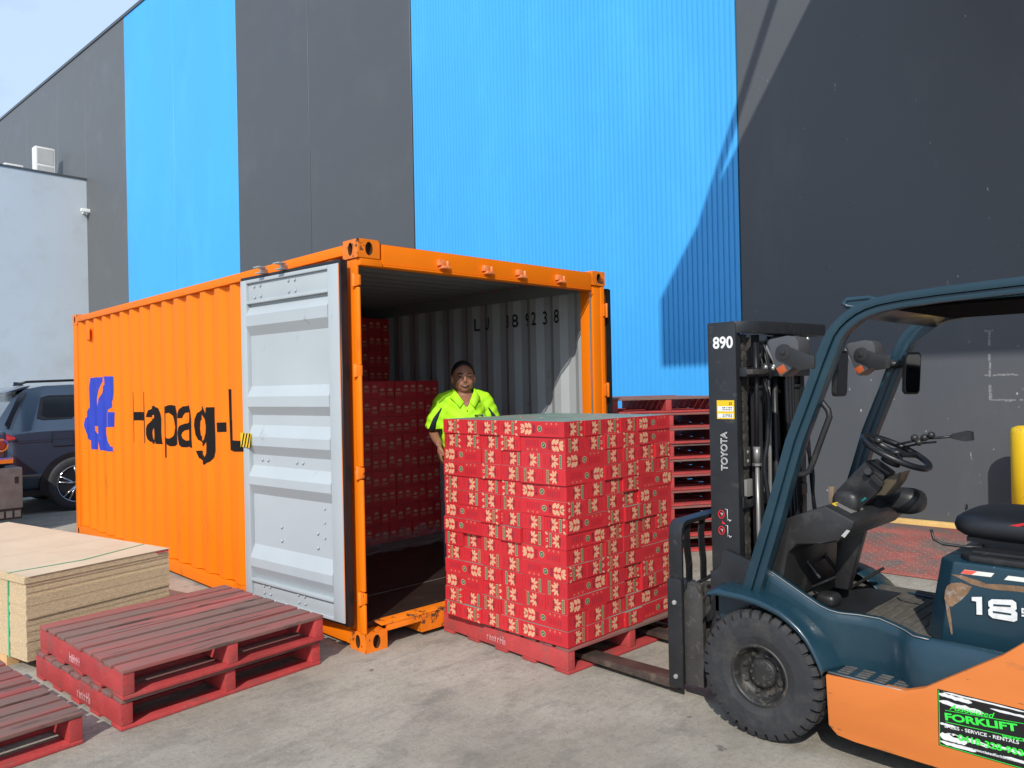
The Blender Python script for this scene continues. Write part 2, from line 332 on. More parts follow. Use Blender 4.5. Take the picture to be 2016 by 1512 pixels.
# ---------------------------------------------------------------- container
CW, CL, CH = 2.438, 6.058, 2.591
M_grey_wall = mat('container_inner_wall', (.38,.405,.41), .6, var=.06, vs=1.5, dirt=(.2,.2,.19), da=.15, ds=4)  # slightly darker copy of the door grey, deepening the interior shade
T = thing('shipping_container', 'open orange twenty foot shipping container with blue emblem and black lettering on its side', 'container', (0,0,0))
def corr(y, d0=.012, d1=.048, pitch=.2885, off=.248):
    t = ((y+off) % pitch)/pitch
    if t < .27: return d0
    if t < .5: return d0+(d1-d0)*(t-.27)/.23
    if t < .77: return d1
    return d1-(d1-d0)*(t-.77)/.23
def breaks(a, b, pitch=.2885, off=.248):
    out = [a]; k = int((a+off)//pitch)
    while k*pitch-off < b:
        for t in (0,.27,.5,.77):
            y = (k+t)*pitch-off
            if a < y < b: out.append(y)
        k += 1
    return out+[b]
def sheet(x_of, a, b, z0, z1, name, m):
    ys = breaks(a, b); mb = MB(); vs = []
    for y in ys: vs += [(x_of(y), y, z0), (x_of(y), y, z1)]
    mb.add(vs, [(2*i,2*i+2,2*i+3,2*i+1) for i in range(len(ys)-1)]); return mb.build(name, m, T, merge=False)
Y0, Y1 = .15, 5.92
sheet(lambda y: corr(y), Y0, Y1, .13, 2.50, 'side_wall', M_orange)
sheet(lambda y: corr(y)+.006, Y0, Y1, .13, 2.50, 'inner_side_wall', M_grey_in)
sheet(lambda y: CW-corr(y), Y0, Y1, .13, 2.50, 'side_wall', M_orange)
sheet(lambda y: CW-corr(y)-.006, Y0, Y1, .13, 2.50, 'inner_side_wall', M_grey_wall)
# end wall and roof
mb = MB(); xs = breaks(.16, CW-.16); vs = []
for x in xs: vs += [(x, CL-corr(x), .13), (x, CL-corr(x), 2.5)]
mb.add(vs, [(2*i,2*i+2,2*i+3,2*i+1) for i in range(len(xs)-1)]); mb.build('end_wall', M_orange, T, merge=False)
mb = MB(); vs = []
for x in xs: vs += [(x, CL-corr(x)-.006, .13), (x, CL-corr(x)-.006, 2.5)]
mb.add(vs, [(2*i,2*i+2,2*i+3,2*i+1) for i in range(len(xs)-1)]); mb.build('inner_end_wall', M_grey_in, T, merge=False)
mb = MB(); ys = breaks(.02, CL-.02, .209, .03); vs = []
def cz(y): return 2.575-corr(y, 0, .02, .209, .03)
for y in ys: vs += [(.03,y,cz(y)),(CW-.03,y,cz(y))]
mb.add(vs, [(2*i,2*i+2,2*i+3,2*i+1) for i in range(len(ys)-1)]); mb.build('roof', M_orange, T, merge=False)
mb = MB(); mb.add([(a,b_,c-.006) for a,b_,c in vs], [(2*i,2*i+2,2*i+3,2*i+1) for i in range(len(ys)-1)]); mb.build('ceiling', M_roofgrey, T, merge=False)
# rails
mb = MB(); mb.box(0,.06,.18,CL-.18,2.503,2.5685); mb.build('top_rail', M_orange, T, bevel=.004)
mb = MB(); mb.box(CW-.06,CW,.18,CL-.18,2.503,2.5685); mb.build('top_rail', M_orange, T, bevel=.004)
for s in (0,1):
    mb = MB(); x0 = 0 if s==0 else CW-.05
    mb.box(x0,x0+.05,.18,1.45,.025,.127); mb.box(x0,x0+.05,1.85,CL-.18,.025,.127); mb.box(x0+.02,x0+.05,1.45,1.85,.09,.127)
    mb.build('bottom_rail', M_orange, T, bevel=.004)
for x in (.0605, CW-.0665):
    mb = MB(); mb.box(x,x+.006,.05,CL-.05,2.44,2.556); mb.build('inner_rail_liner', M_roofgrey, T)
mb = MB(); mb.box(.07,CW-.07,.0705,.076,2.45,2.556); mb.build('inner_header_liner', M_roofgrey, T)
# floor
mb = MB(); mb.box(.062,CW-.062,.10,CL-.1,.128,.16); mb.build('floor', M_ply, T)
fs = mat('floor_seam', (.16,.145,.12), .7)
mb = MB(); mb.box(.07,CW-.07,.62,.628,.1605,.1625); mb.box(.07,CW-.07,1.84,1.848,.1605,.1625)
rr = random.Random(3)
for i in range(90):
    x, y = rr.uniform(.1,2.3), rr.choice([rr.uniform(.12,2.0), rr.uniform(.12,1.0)]); s = rr.uniform(.003,.009)
    mb.add([(x-s,y,.1632),(x,y-s*.6,.1632),(x+s*.8,y+s*.2,.1632),(x,y+s,.1632)],[(0,1,2,3)])
mb.build('floor_seams', fs, T)
# sill and header
mb = MB(); mb.box(.166,CW-.166,.0,.10,.145,.16); mb.box(.166,CW-.166,.0,.012,.028,.1447)
bm_ = MB(); P = [(.166,.10),(.40,.10),(.40,.03),(.98,.03),(.98,.10),(1.36,.10),(1.36,.03),(CW-.40,.03),(CW-.40,.10),(CW-.166,.10),(CW-.166,.145),(.166,.145)]
mb = MB(); mb.prism([(.166,.105),(.44,.105),(.44,.03),(2.0,.03),(2.0,.105),(CW-.166,.105),(CW-.166,.148),(.166,.148)], 'y', .004, .03)
mb.prism([(.0,.148),(.10,.16),(.10,.164),(.0,.155)], 'x', .12, CW-.12); mb.box(.44,.446,.031,.2,.03,.147); mb.build('door_sill', M_orange_worn, T, bevel=.003)
mb = MB(); mb.prism([(.0,2.44),(.02,2.44),(.02,2.425),(.07,2.425),(.07,2.57),(.0,2.57)], 'x', .182, CW-.182); mb.box(.182,CW-.182,-.012,-.001,2.425,2.437); mb.build('door_header', M_orange, T, bevel=.004)
mb = MB(); mb.box(.016,.1815,.004,.07,2.425,2.4725); mb.build('door_header', M_orange, T, bevel=.004)
M_keep = mat('cam_keeper_paint', (.85,.25,.08), .5, var=.2, vs=30, dirt=(.35,.14,.05), da=.3, ds=60)
for x in (.62,.93,1.36,1.66) if False else (.67,1.08,1.42,1.86):
    mb = MB(); mb.box(x-.045,x+.0,-.035,-.001,2.475,2.515); mb.box(x-.03,x+.035,-.05,-.001,2.455,2.474); mb.cyl((x+.028,-.028,2.475),(x+.028,-.028,2.51),.012,n=8); mb.build('cam_keeper', M_keep, T, bevel=.004)
# corner castings with oval holes
M_hole = mat('casting_inside', (.06,.018,.004), .8)
def oval_plate(mb, w, h, rx, ry, dep, P, n=20):
    """plate in (u,v) centred on 0, with an oval tunnel of depth dep; P maps (u,v,d)"""
    vs = []; fs = []
    for j in range(n):
        a = 2*math.pi*j/n; c, s = math.cos(a), math.sin(a)
        k = min(w/2/max(abs(c),1e-6), h/2/max(abs(s),1e-6)); 
        vs.append(P(c*k, s*k, 0))
    for j in range(n): a = 2*math.pi*j/n; vs.append(P(rx*math.cos(a), ry*math.sin(a)+0, 0))
    for j in range(n): a = 2*math.pi*j/n; vs.append(P(rx*math.cos(a), ry*math.sin(a), dep))
    mb.add(vs, [(j,(j+1)%n,n+(j+1)%n,n+j) for j in range(n)], 0); 
    mb.add(vs, [(n+j,n+(j+1)%n,2*n+(j+1)%n,2*n+j) for j in range(n)], 1); mb.add(vs, [tuple(range(2*n,3*n))], 1)
def casting(x, y, z, sx, sy):
    """outer corner at x,y ; extends inwards sx,sy"""
    w, d, h = .162, .178, .118; mb = MB(); e = .006
    mb.box(min(x+sx*e,x+sx*w), max(x+sx*e,x+sx*w), min(y+sy*e,y+sy*d), max(y+sy*e,y+sy*d), z, z+h)
    o = .0
    oval_plate(mb, w-.004, h-.004, .026, .042, .035, lambda u,v,dd: (x+sx*(w/2+u), y+sy*dd, z+h/2+v))
    oval_plate(mb, d-.004, h-.004, .024, .040, .035, lambda u,v,dd: (x+sx*dd, y+sy*(d/2+u), z+h/2+v))
    return mb
for (x,y,z,sx,sy) in [(0,0,0,1,1),(CW,0,0,-1,1),(0,0,CH-.118,1,1),(CW,0,CH-.118,-1,1),(0,CL,0,1,-1),(CW,CL,0,-1,-1),(0,CL,CH-.118,1,-1),(CW,CL,CH-.118,-1,-1)]:
    w, d, h = .162, .178, .118; mb = MB(); X = lambda a, b_: (min(a,b_), max(a,b_))
    x0,x1 = X(x+sx*.036,x+sx*w); y0,y1 = X(y+sy*.036,y+sy*d)
    mb.box(x0,x1,y0,y1,z,z+h)
    # front and side faces around the oval tunnels
    oval_plate(mb, w, h, .028, .043, .0355, lambda u,v,dd: (x+sx*(w/2+u), y+sy*dd, z+h/2+v))
    oval_plate(mb, d, h, .026, .042, .0355, lambda u,v,dd: (x+sx*dd, y+sy*(d/2+u), z+h/2+v))
    for zz in (z, z+h):
        mb.add([(x,y,zz),(x+sx*w,y,zz),(x+sx*w,y+sy*.036,zz),(x+sx*.036,y+sy*.036,zz),(x+sx*.036,y+sy*d,zz),(x,y+sy*d,zz)],[(0,1,2,3,4,5)])
    mb.add([(x+sx*w,y,z),(x+sx*w,y+sy*.036,z),(x+sx*w,y+sy*.036,z+h),(x+sx*w,y,z+h)],[(0,1,2,3)])
    mb.add([(x,y+sy*d,z),(x+sx*.036,y+sy*d,z),(x+sx*.036,y+sy*d,z+h),(x,y+sy*d,z+h)],[(0,1,2,3)])
    mb.build('corner_casting', [M_orange_worn, M_hole], T, merge=True)
# posts
Z0, Z1 = .121, CH-.121
mb = MB(); mb.box(.010,.024,.034,.165,Z0,Z1); mb.build('corner_post', M_orange, T, bevel=.004)
mb = MB(); mb.box(CW-.05,CW-.006,.03,.165,Z0,Z1); mb.box(CW-.150,CW-.051,.012,.15,Z0,Z1); mb.box(CW-.05,CW-.006,.006,.0295,Z0,Z1); mb.build('corner_post', M_orange, T, bevel=.004)
for x in (0, CW-.155):
    mb = MB(); mb.box(x,x+.155,CL-.15,CL-.006,Z0,Z1); mb.build('corner_post', M_orange, T, bevel=.006)
# hinge-side ridge of the near post, broken by the hinge lugs
segs = [(Z0,.30),(.385,1.08),(1.165,1.735),(1.80,2.285)]
for a, b_ in segs:
    mb = MB(); mb.prism([(-.004,.060),(-.006,.050),(-.005,.010),(.000,.001),(.010,.000),(.016,.006),(.016,.030),(.0095,.03),(.0095,.060)], 'z', a, b_); mb.build('post_ridge', M_orange, T, bevel=.003)
for z in (.34, 1.125, 1.765, 2.33):
    mb = MB(); mb.box(-.010,.0095,.012,.060,z-.036,z+.036); mb.box(-.003,.016,.000,.0115,z-.033,z+.033); mb.cyl((-.012,.034,z-.040),(-.012,.034,z+.040),.016,n=12); mb.build('hinge_lug', M_orange_worn, T, bevel=.003)
for z in (.34, 1.05, 1.6, 2.27):
    mb = MB(); mb.box(CW-.034,CW-.004,-.008,.004,z-.05,z+.05); mb.cyl((CW+.010,.0,z-.06),(CW+.010,.0,z+.06),.014,n=12); mb.build('hinge_lug', M_orange_worn, T, bevel=.003)
mb = MB(); mb.box(CW-.175,CW-.168,.02,.03,.2,2.42); mb.build('door_seal_strip', M_steel, T)
# the near door, swung right round against the side
DP = Matrix.Translation((-.030,.082,0)) @ Matrix.Rotation(R(5.4),4,'Z')
def door(name, M, mir=1):
    d = MB(); o_ = lambda a: a*mir
    def bx(x0,x1,*r, mb=None): (mb or d).box(min(o_(x0),o_(x1)),max(o_(x0),o_(x1)),*r,M=M)
    bx(-.052,-.004,.025,.135,.185,2.44); bx(-.052,-.004,1.085,1.16,.185,2.44)
    bx(-.052,-.004,.1355,1.0845,2.415,2.44); bx(-.052,-.004,.1355,1.0845,.185,.205)
    bx(-.034,-.004,.1355,1.0845,2.29,2.4145); bx(-.052,-.004,.1355,1.0845,2.268,2.2895)
    bx(-.034,-.004,.1355,1.0845,.2055,.30); bx(-.056,-.004,.1355,1.0845,.3005,.322)
    do = d.build('container_door', M_grey_in, T, bevel=.004)
    pz = [(-.02,2.267),(-.02,2.255),(-.058,2.185),(-.058,2.11),(-.02,2.044),(-.02,1.685),(-.058,1.61),(-.058,1.54),(-.02,1.48),(-.02,1.41),(-.058,1.33),(-.058,1.266),(-.02,1.2),(-.02,1.123),(-.058,1.047),(-.058,.99),(-.02,.919),(-.02,.562),(-.058,.47),(-.058,.41),(-.02,.3225)]
    d = MB(); poly = [(o_(x),z) for x,z in pz]+[(o_(-.010),.3225),(o_(-.010),2.267)]
    d.prism(poly, 'y', .1355, 1.0845, 0, M); d.build('door_panel', M_grey_in, do)
    # tapered ends of the ribs towards the far stile
    d = MB()
    for (a,b_,c,e) in [(2.255,2.185,2.11,2.044),(1.685,1.61,1.54,1.48),(1.41,1.33,1.266,1.2),(1.123,1.047,.99,.919),(.562,.47,.41,.33)]:
        pass
    d.bm.free()
    d = MB(); d.box(min(o_(-.05),o_(.0)),max(o_(-.05),o_(.0)),.0185,.0248,.19,2.435,M=M); d.build('door_edge', M_orange, do)
    d = MB()
    for k in range(3):
        d.tube([M @ Vector((o_(-.045+.018*k),.010,.17)), M @ Vector((o_(-.045+.018*k),.010,2.455))], .0095, n=8)
    d.box(min(o_(-.05),o_(.0)),max(o_(-.05),o_(.0)),-.002,.010,.17,2.455,M=M)
    d.box(min(o_(-.045),o_(.0)),max(o_(-.045),o_(.0)),.01,1.165,2.442,2.462,M=M); d.box(min(o_(-.03),o_(.0)),max(o_(-.03),o_(.0)),.01,1.165,.165,.184,M=M)
    d.build('door_gasket', M_gasket, do)
    def bolt(y, z, x, r=.011): 
        p = M @ Vector((o_(x),y,z)); q = M @ Vector((o_(x-.012),y,z)); d = MB(); d.cyl(p,q,r,r*.6,n=10); d.build('door_bolt', M_grey_in, do)
    for y,z in [(1.002,2.388),(.926,2.39),(.996,2.312),(.92,2.315),(.583,2.389),(.51,2.387),(.581,2.314),(.505,2.313),(.947,.283),(.874,.283),(.535,.283),(.465,.283),(.945,.235),(.867,.235),(.529,.235),(.459,.235)]: bolt(y,z,-.034)
    for y,z in [(.962,1.165),(.889,1.165),(.547,1.165),(.477,1.165),(.738,.714),(.738,.619),(.326,.714),(.326,.619)]: bolt(y,z,-.02,.013)
    for y,z in [(.246,.88),(.157,.88),(.249,.79),(.249,.689)]: bolt(y,z,-.02,.007)
    if mir == 1:
        for y in (.62,.86):
            d = MB(); d.box(-.075,-.02,y-.012,y+.012,2.463,2.50,M=M); d.box(-.11,-.05,y-.04,y+.035,2.4995,2.508,M=M); d.box(-.10,-.045,y-.03,y+.03,2.462,2.468,M=M); d.build('locking_cam', M_steel, do, bevel=.003)
    # outer face with lock rods
    d = MB()
    for y in (.35,.85): d.tube([M @ Vector((o_(.03),y,.2)), M @ Vector((o_(.03),y,2.42))], .012, n=8)
    return do, d
do, d = door('container_door', DP); d.build('lock_rod', M_steel, do)
DP2 = Matrix.Translation((CW+.052,.03,0)) @ Matrix.Rotation(R(-3.5),4,'Z')
do2, d = door('container_door', DP2, -1); d.build('lock_rod', M_steel, do2)
# lettering painted on the corrugated side
def onside(bm, eps=.0022, fn=corr):
    for y in breaks(0, CL):
        g_ = bm.verts[:]+bm.edges[:]+bm.faces[:]
        bmesh.ops.bisect_plane(bm, geom=g_, plane_co=(0,y,0), plane_no=(0,1,0))
    for v in bm.verts: v.co.x = fn(v.co.y)-eps
LET = {
 'H': [(4.079,1.468),(3.8,1.47),(3.797,1.667),(3.788,1.666),(3.785,1.168),(3.796,1.167),(3.802,1.388),(4.082,1.383)],
 'a1': [(3.772,1.419),(3.768,1.445),(3.747,1.489),(3.533,1.535),(3.469,1.509),(3.447,1.457),(3.439,1.406),(3.442,1.277),(3.436,1.192),(3.421,1.168),(3.499,1.17),(3.516,1.195),(3.54,1.169),(3.734,1.181),(3.762,1.207),(3.775,1.251),(3.774,1.313),(3.759,1.348),(3.714,1.384),(3.532,1.414),(3.528,1.444),(3.573,1.444),(3.7,1.419)],
 'a1c': [(3.532,1.32),(3.52,1.251),(3.531,1.203),(3.56,1.232),(3.57,1.275),(3.557,1.302)],
 'p': [(3.265,1.527),(3.227,1.527),(3.192,1.54),(3.161,1.539),(3.002,1.52),(2.973,1.463),(2.977,1.251),(2.976,1.186),(3.151,1.161),(3.187,1.16),(3.233,1.185),(3.236,1.055),(3.267,1.053)],
 'pc': [(3.237,1.46),(3.189,1.467),(3.154,1.443),(3.124,1.394),(3.105,1.336),(3.129,1.278),(3.163,1.244),(3.194,1.231),(3.231,1.235),(3.243,1.251)],
 'a2': [(2.965,1.423),(2.959,1.463),(2.923,1.504),(2.888,1.528),(2.705,1.541),(2.678,1.498),(2.658,1.419),(2.66,1.262),(2.649,1.169),(2.689,1.172),(2.713,1.181),(2.861,1.163),(2.904,1.164),(2.935,1.188),(2.957,1.236),(2.967,1.292),(2.948,1.334),(2.917,1.358),(2.874,1.374),(2.703,1.391),(2.697,1.419),(2.698,1.478),(2.864,1.471),(2.885,1.447),(2.895,1.423)],
 'a2c': [(2.7,1.328),(2.7,1.233),(2.86,1.222),(2.89,1.241),(2.902,1.269),(2.893,1.294),(2.867,1.314)],
 'g': [(2.62,1.365),(2.614,1.42),(2.589,1.474),(2.418,1.535),(2.357,1.47),(2.347,1.523),(2.258,1.524),(2.259,1.424),(2.252,1.273),(2.253,1.159),(2.284,1.097),(2.32,1.066),(2.404,1.036),(2.58,1.082),(2.608,1.145),(2.523,1.149),(2.419,1.124),(2.392,1.102),(2.354,1.134),(2.348,1.196),(2.349,1.234),(2.416,1.193),(2.585,1.239),(2.609,1.286)],
 'gc': [(2.422,1.458),(2.368,1.424),(2.348,1.363),(2.355,1.31),(2.389,1.255),(2.413,1.239),(2.536,1.279),(2.552,1.341),(2.539,1.404)],
 'dash': [(2.137,1.398),(2.012,1.403),(2.011,1.325),(2.131,1.321)],
 'L': [(1.983,1.671),(1.933,1.67),(1.932,1.429),(1.844,1.263),(1.67,1.263),(1.673,1.178),(1.803,1.176),(1.963,1.176),(1.972,1.355)],
 'emb': [(5.498,1.841),(4.984,1.84),(4.968,1.846),(4.673,1.837),(4.673,1.675),(4.701,1.598),(4.923,1.481),(4.918,1.459),(4.652,1.46),(4.674,1.306),(4.943,1.295),(4.942,1.217),(4.93,1.148),(4.899,1.09),(4.689,1.044),(4.933,1.033),(4.955,1.042),(5.2,1.033),(5.226,1.043),(5.504,1.03),(5.506,1.133),(5.744,1.191),(5.778,1.275),(5.783,1.306),(5.764,1.38),(5.513,1.503),(5.517,1.734),(5.508,1.785)],
 'fl': [(4.972,1.839),(4.959,1.756),(5.145,1.688),(5.211,1.609),(5.229,1.519),(5.231,1.6),(5.209,1.7),(5.168,1.779)],
 'tri': [(5.464,1.294),(5.225,1.3),(5.224,1.213),(5.3,1.247)],
 'slit': [(5.226,1.128),(5.204,1.031),(5.227,1.036)],
 'ln': [(4.925,1.457),(4.922,1.457),(4.925,1.3),(4.928,1.3)],
}
from mathutils.geometry import tessellate_polygon
def side_poly(name, pts, m, eps):
    b = bmesh.new(); vs = [b.verts.new((0,y,z)) for y,z in pts]
    for tri in tessellate_polygon([[Vector((y,z,0)) for y,z in pts]]): b.faces.new([vs[i] for i in tri])
    onside(b, eps); b.transform(wm(T).inverted()); me = bpy.data.meshes.new(name); b.to_mesh(me); b.free(); me.materials.append(m)
    o = bpy.data.objects.new(name, me); C.objects.link(o); o.parent = T; return o
for n_, k_ in enumerate(('H','a1','p','a2','g','dash','L')): side_poly('side_lettering', LET[k_], M_black_paint, .0018+.0002*n_)
side_poly('side_lettering', [(4.092,1.667),(4.082,1.667),(4.079,1.168),(4.089,1.168)], M_black_paint, .0022)
for k_ in ('a1c','pc','a2c','gc'): side_poly('lettering_counter', LET[k_], M_orange, .0042)
side_poly('side_emblem', LET['emb'], M_blue_paint, .0022)
for k_ in ('fl','tri','slit','ln'): side_poly('emblem_gap', LET[k_], M_orange, .0034)
side_poly('code_plate', [(1.70,2.075),(1.55,2.075),(1.55,1.965),(1.70,1.965)], M_black_paint, .0022)
side_poly('code_plate', [(1.69,2.065),(1.56,2.065),(1.56,1.975),(1.69,1.975)], M_white, .0034)
text('code_lettering','i',basis((0,1.672,1.985),(0,-1,0),(0,0,1)),.10,M_black_paint,T,offset=.004,proj=lambda bm: onside(bm,.0046))
text('code_lettering','8',basis((0,1.665,1.875),(0,-1,0),(0,0,1)),.105,M_black_paint,T,offset=.003,proj=lambda bm: onside(bm))
hz = MB(); hz.box(-.197,-.193,1.105,1.262,1.250,1.352); hz.box(-.192,-.13,1.12,1.16,1.27,1.33); hzo = hz.build('hazard_plate', M_yellow, do)
for k in range(4):
    y = 1.255-k*.045; hz = MB(); hz.add([(-.1975,y,1.2505),(-.1975,y-.020,1.2505),(-.1975,max(y-.062,1.106),1.3515),(-.1975,max(y-.042,1.106),1.3515)],[(0,1,2,3)])
    hz.build('hazard_stripe', M_black_paint, hzo)
pl = MB(); pl.box(.004,.010,5.44,5.55,2.27,2.41); pl.build('side_vent', M_orange, T, bevel=.003)
# number inside on the right wall
def inwall(bm):
    for y in breaks(0, CL):
        bmesh.ops.bisect_plane(bm, geom=bm.verts[:]+bm.edges[:]+bm.faces[:], plane_co=(0,y,0), plane_no=(0,1,0))
    for v in bm.verts: v.co.x = CW-corr(v.co.y)-.0085
for ch, y in zip('LU389238', (1.62,1.47,1.17,1.07,.93,.82,.71,.54)):
    text('inner_lettering', ch, basis((CW, y, 2.20), (0,-1,0), (0,0,1)), .17, mat('inner_number_paint', (.01,.01,.012), .6) if ch=='L' else bpy.data.materials['inner_number_paint'], T, offset=.002, wscale=.75, proj=inwall)
# ---------------------------------------------------------------- pallets
M_pals = mat('pallet_stencil', (.75,.42,.42), .8, var=.3, vs=40)
rp_ = random.Random(11)
def make_pallet(seed, deckm=None, blocks=False):
    r = random.Random(seed); S = 1.165; H = S/2
    t = thing('pallet', 'red pallet', 'pallet')
    b = MB(); n = 9; w = .103; gap = (S-n*w)/(n-1)
    for i in range(n):
        y = -H+i*(w+gap); dz = r.uniform(-.002,.002); e0, e1 = r.uniform(0,.008), r.uniform(0,.008); a = r.uniform(-.003,.003)
        M = Matrix.Translation((0,y+w/2,.132+dz)) @ Matrix.Rotation(a,4,'Z') @ Matrix.Rotation(r.uniform(-.012,.012),4,'X')
        b.box(-H+e0,H-e1,-w/2,w/2,-.002,.018,M=M)
    b.build('deck_boards', deckm or M_paltop, t, bevel=.0035)
    b = MB()
    for y in (-H, -H+.27, -.06, H-.27-.1, H-.115):
        w2 = .115; b.box(-H+r.uniform(0,.006),H-r.uniform(0,.006),y+.001,y+w2,.002,.021)
    b.build('bottom_boards', M_palred, t, bevel=.004)
    for x in (-H+.003, -.03, H-.063):
        b = MB(); b.prism([(-H+.004,.0215),(H-.004,.0215),(H-.004,.1295),(-H+.004,.1295)],'x',x,x+.06); b.build('stringer', M_palred, t, bevel=.006)
    return t
PROT = [make_pallet(1), make_pallet(2), make_pallet(3)]
used = set()
def place_pallet(k, loc, rz, label, group=None, sten=False):
    if k not in used: used.add(k); o = PROT[k]
    else: o = copy_tree(PROT[k])
    o.location = loc; o.rotation_euler = (0,0,rz); o['label'] = label
    if group: o['group'] = group
    elif 'group' in o: del o['group']
    return o
# make copies before adding anything to prototypes
def corner(cx, cy, rz, dx=.5825, dy=.5825):
    v = Matrix.Rotation(rz,3,'Z') @ Vector((dx,dy,0)); return (cx+v.x, cy+v.y)
x, y = corner(.575,-1.165,R(-2.0))
PL = []
PL.append(place_pallet(0, (x,y,0), R(-2.0), 'faded red pallet under the tall stack of cartons, forks pushed into it', 'red timber pallets'))
x, y = corner(-1.443,-.045,R(4.9)); PL.append(place_pallet(1, (x,y,0), R(4.9), 'lower of the two red pallets stacked beside the open container door', 'red timber pallets'))
x, y = corner(-1.437,-.058,R(4.2)); PL.append(place_pallet(2, (x,y,.151), R(4.2), 'upper of the two red pallets stacked beside the open door, worn brownish deck', 'red timber pallets'))
x, y = corner(-1.604,-.045,R(5.4),-.5825,.5825); PL.append(place_pallet(1, (x,y,0), R(5.4), 'single worn red pallet cut off at the lower left corner of the photo', 'red timber pallets'))
ords = ['bottom','second','third','fourth','fifth','sixth','seventh','eighth','ninth','top']
bx, by = 3.115, .475
for i in range(10):
    a = R(-31)+rp_.uniform(-.015,.015); x, y = corner(bx+rp_.uniform(-.012,.012), by+rp_.uniform(-.012,.012), a)
    nm = 'bottom' if i==0 else ('top' if i==9 else ords[i]+' from the bottom')
    PL.append(place_pallet(i%3, (x,y,i*.151), a, 'red pallet, '+nm+' of the tall pile behind the cartons', 'red timber pallets'))
# faint worn stencil marks on the left sides
def stencil(p, y0, z, n, h):
    b = MB(); r = random.Random(n); x = -.5835; y = y0
    for i in range(n):
        w = r.uniform(.010,.022)
        b.box(x-.0012,x-.0004,y-.003,y,z,z+h*r.uniform(.6,1),M=wm(p)); b.box(x-.0012,x-.0004,y-w,y-.0032,z+h*.45,z+h*.55,M=wm(p))
        if r.random()<.6: b.box(x-.0012,x-.0004,y-w-.003,y-w-.0002,z,z+h*r.uniform(.5,1),M=wm(p))
        y -= w+.012
    b.build('stencil_mark', M_pals, p)
stencil(PL[2], .10, .05, 6, .05); stencil(PL[1], -.05, .045, 7, .055); stencil(PL[0], .12, .05, 7, .05)
# ---------------------------------------------------------------- cartons
M_ctn = mat('carton_red', (.56,.022,.030), .5, var=.05, vs=3, rnd=.07, bump=.05, bs=15, dirt=(.5,.02,.03), da=.15, ds=3)
M_cream = mat('carton_cream_print', (.68,.36,.21), .6, var=.08, vs=12)
M_green = mat('carton_green_seal', (.03,.13,.075), .6)
M_purp = mat('carton_dark_print', (.30,.016,.03), .6)
M_top = mat('carton_teal_top', (.17,.26,.22), .55, var=.12, vs=6, dirt=(.36,.32,.26), da=.3, ds=10, rnd=.1)
M_kraft = mat('carton_seal_ring', (.42,.33,.17), .7)
M_line = mat('carton_line', (.47,.02,.03), .6)
CM = [M_ctn, M_cream, M_green, M_purp, M_top, M_kraft, M_line]
Lc, Wc, Hc = .360, .1750, .0905
def leaf(cx, cy, ln, wd, ang, n=5):
    a = R(ang); ca, sa = math.cos(a), math.sin(a); pts = []
    for i in range(n+1):
        t = i/n; pts.append((t*ln, wd*math.sin(math.pi*t)**.75 if 0<t<1 else 0))
    for i in range(n-1,0,-1):
        t = i/n; pts.append((t*ln, -wd*math.sin(math.pi*t)**.75))
    return [(cx+u*ca-v*sa, cy+u*sa+v*ca) for u,v in pts]
def circ(cx, cy, r, n=12): return [(cx+r*math.cos(2*math.pi*i/n), cy+r*math.sin(2*math.pi*i/n)) for i in range(n)]
def rect(a,b,c,d): return [(a,c),(b,c),(b,d),(a,d)]
def side_art():
    A = []
    for x,s in ((.104,1),(.078,1),(.050,1)):
        A.append((1, leaf(x,.045+.003,.043,.0118,130 if x>.06 else 146)))
        A.append((1, leaf(x,.045-.003,.043,.0118,-130 if x>.06 else -146)))
    A.append((1, leaf(.046,.045,.036,.009,180)))
    A.append((3, rect(.112,.134,.020,.070))); A.append((6, rect(.115,.131,.030,.034)))
    A.append((5, circ(.170,.047,.0190,16))); A.append((2, circ(.170,.047,.0145,16), 1)); A.append((5, leaf(.161,.040,.022,.004,35), 2))
    for u in (.225,.262,.300): A.append((1, circ(u,.076,.0058,10))); A.append((0, circ(u,.076,.0038,8), 1))
    for u in (.208,.226,.244,.262,.280,.298,.316): A.append((6, rect(u,u+.0016,.016,.062)))
    for u in (.214,.232,.25,.268,.286,.304): A.append((3, rect(u,u+.0045,.02,.055)))
    return A
def end_art(strip):
    A = []; x0 = 0 if strip else .016
    for a,l,c_ in ((.058,88,.034),(.064,58,.040),(.070,24,.040)):
        A.append((1, leaf(a+x0,.0475 if l<40 else .050,c_,.0078,l))); A.append((1, leaf(a+x0,.0425 if l<40 else .040,c_,.0078,-l)))
    A.append((3, rect(.040+x0,.056+x0,.022,.068))); 
    A.append((5, rect(.112+x0,.131+x0,.006,.084))); A.append((2, rect(.1150+x0,.128+x0,.011,.079), 1))
    for k in range(6): A.append((5, rect(.1185+x0,.1245+x0,.018+k*.010,.023+k*.010), 2))
    A.append((6, rect(.030+x0,.0315+x0,.01,.08))); A.append((3, rect(.020,.023,.03,.07)))
    if strip:
        for k,v in enumerate((.014,.034,.056,.076)): A.append((1, leaf(.140,v,.026,.007,40 if k%2 else -30)))
        A.append((1, circ(.150,.083,.003,8))); A.append((6, rect(.1365,.138,.0,.0905)))
    return A
def up_art(v0):
    A = []
    for a in (25,58,90,122,155): A.append((1, leaf(.045,v0,.032,.0058,a,4)))
    A.append((1, rect(.012,.078,v0-.020,v0-.0165))); A.append((5, rect(.018,.072,v0-.032,v0-.026))); A.append((1, rect(.008,.082,v0-.042,v0-.040)))
    A.append((6, rect(.003,.087,.02,.0215)))
    return A
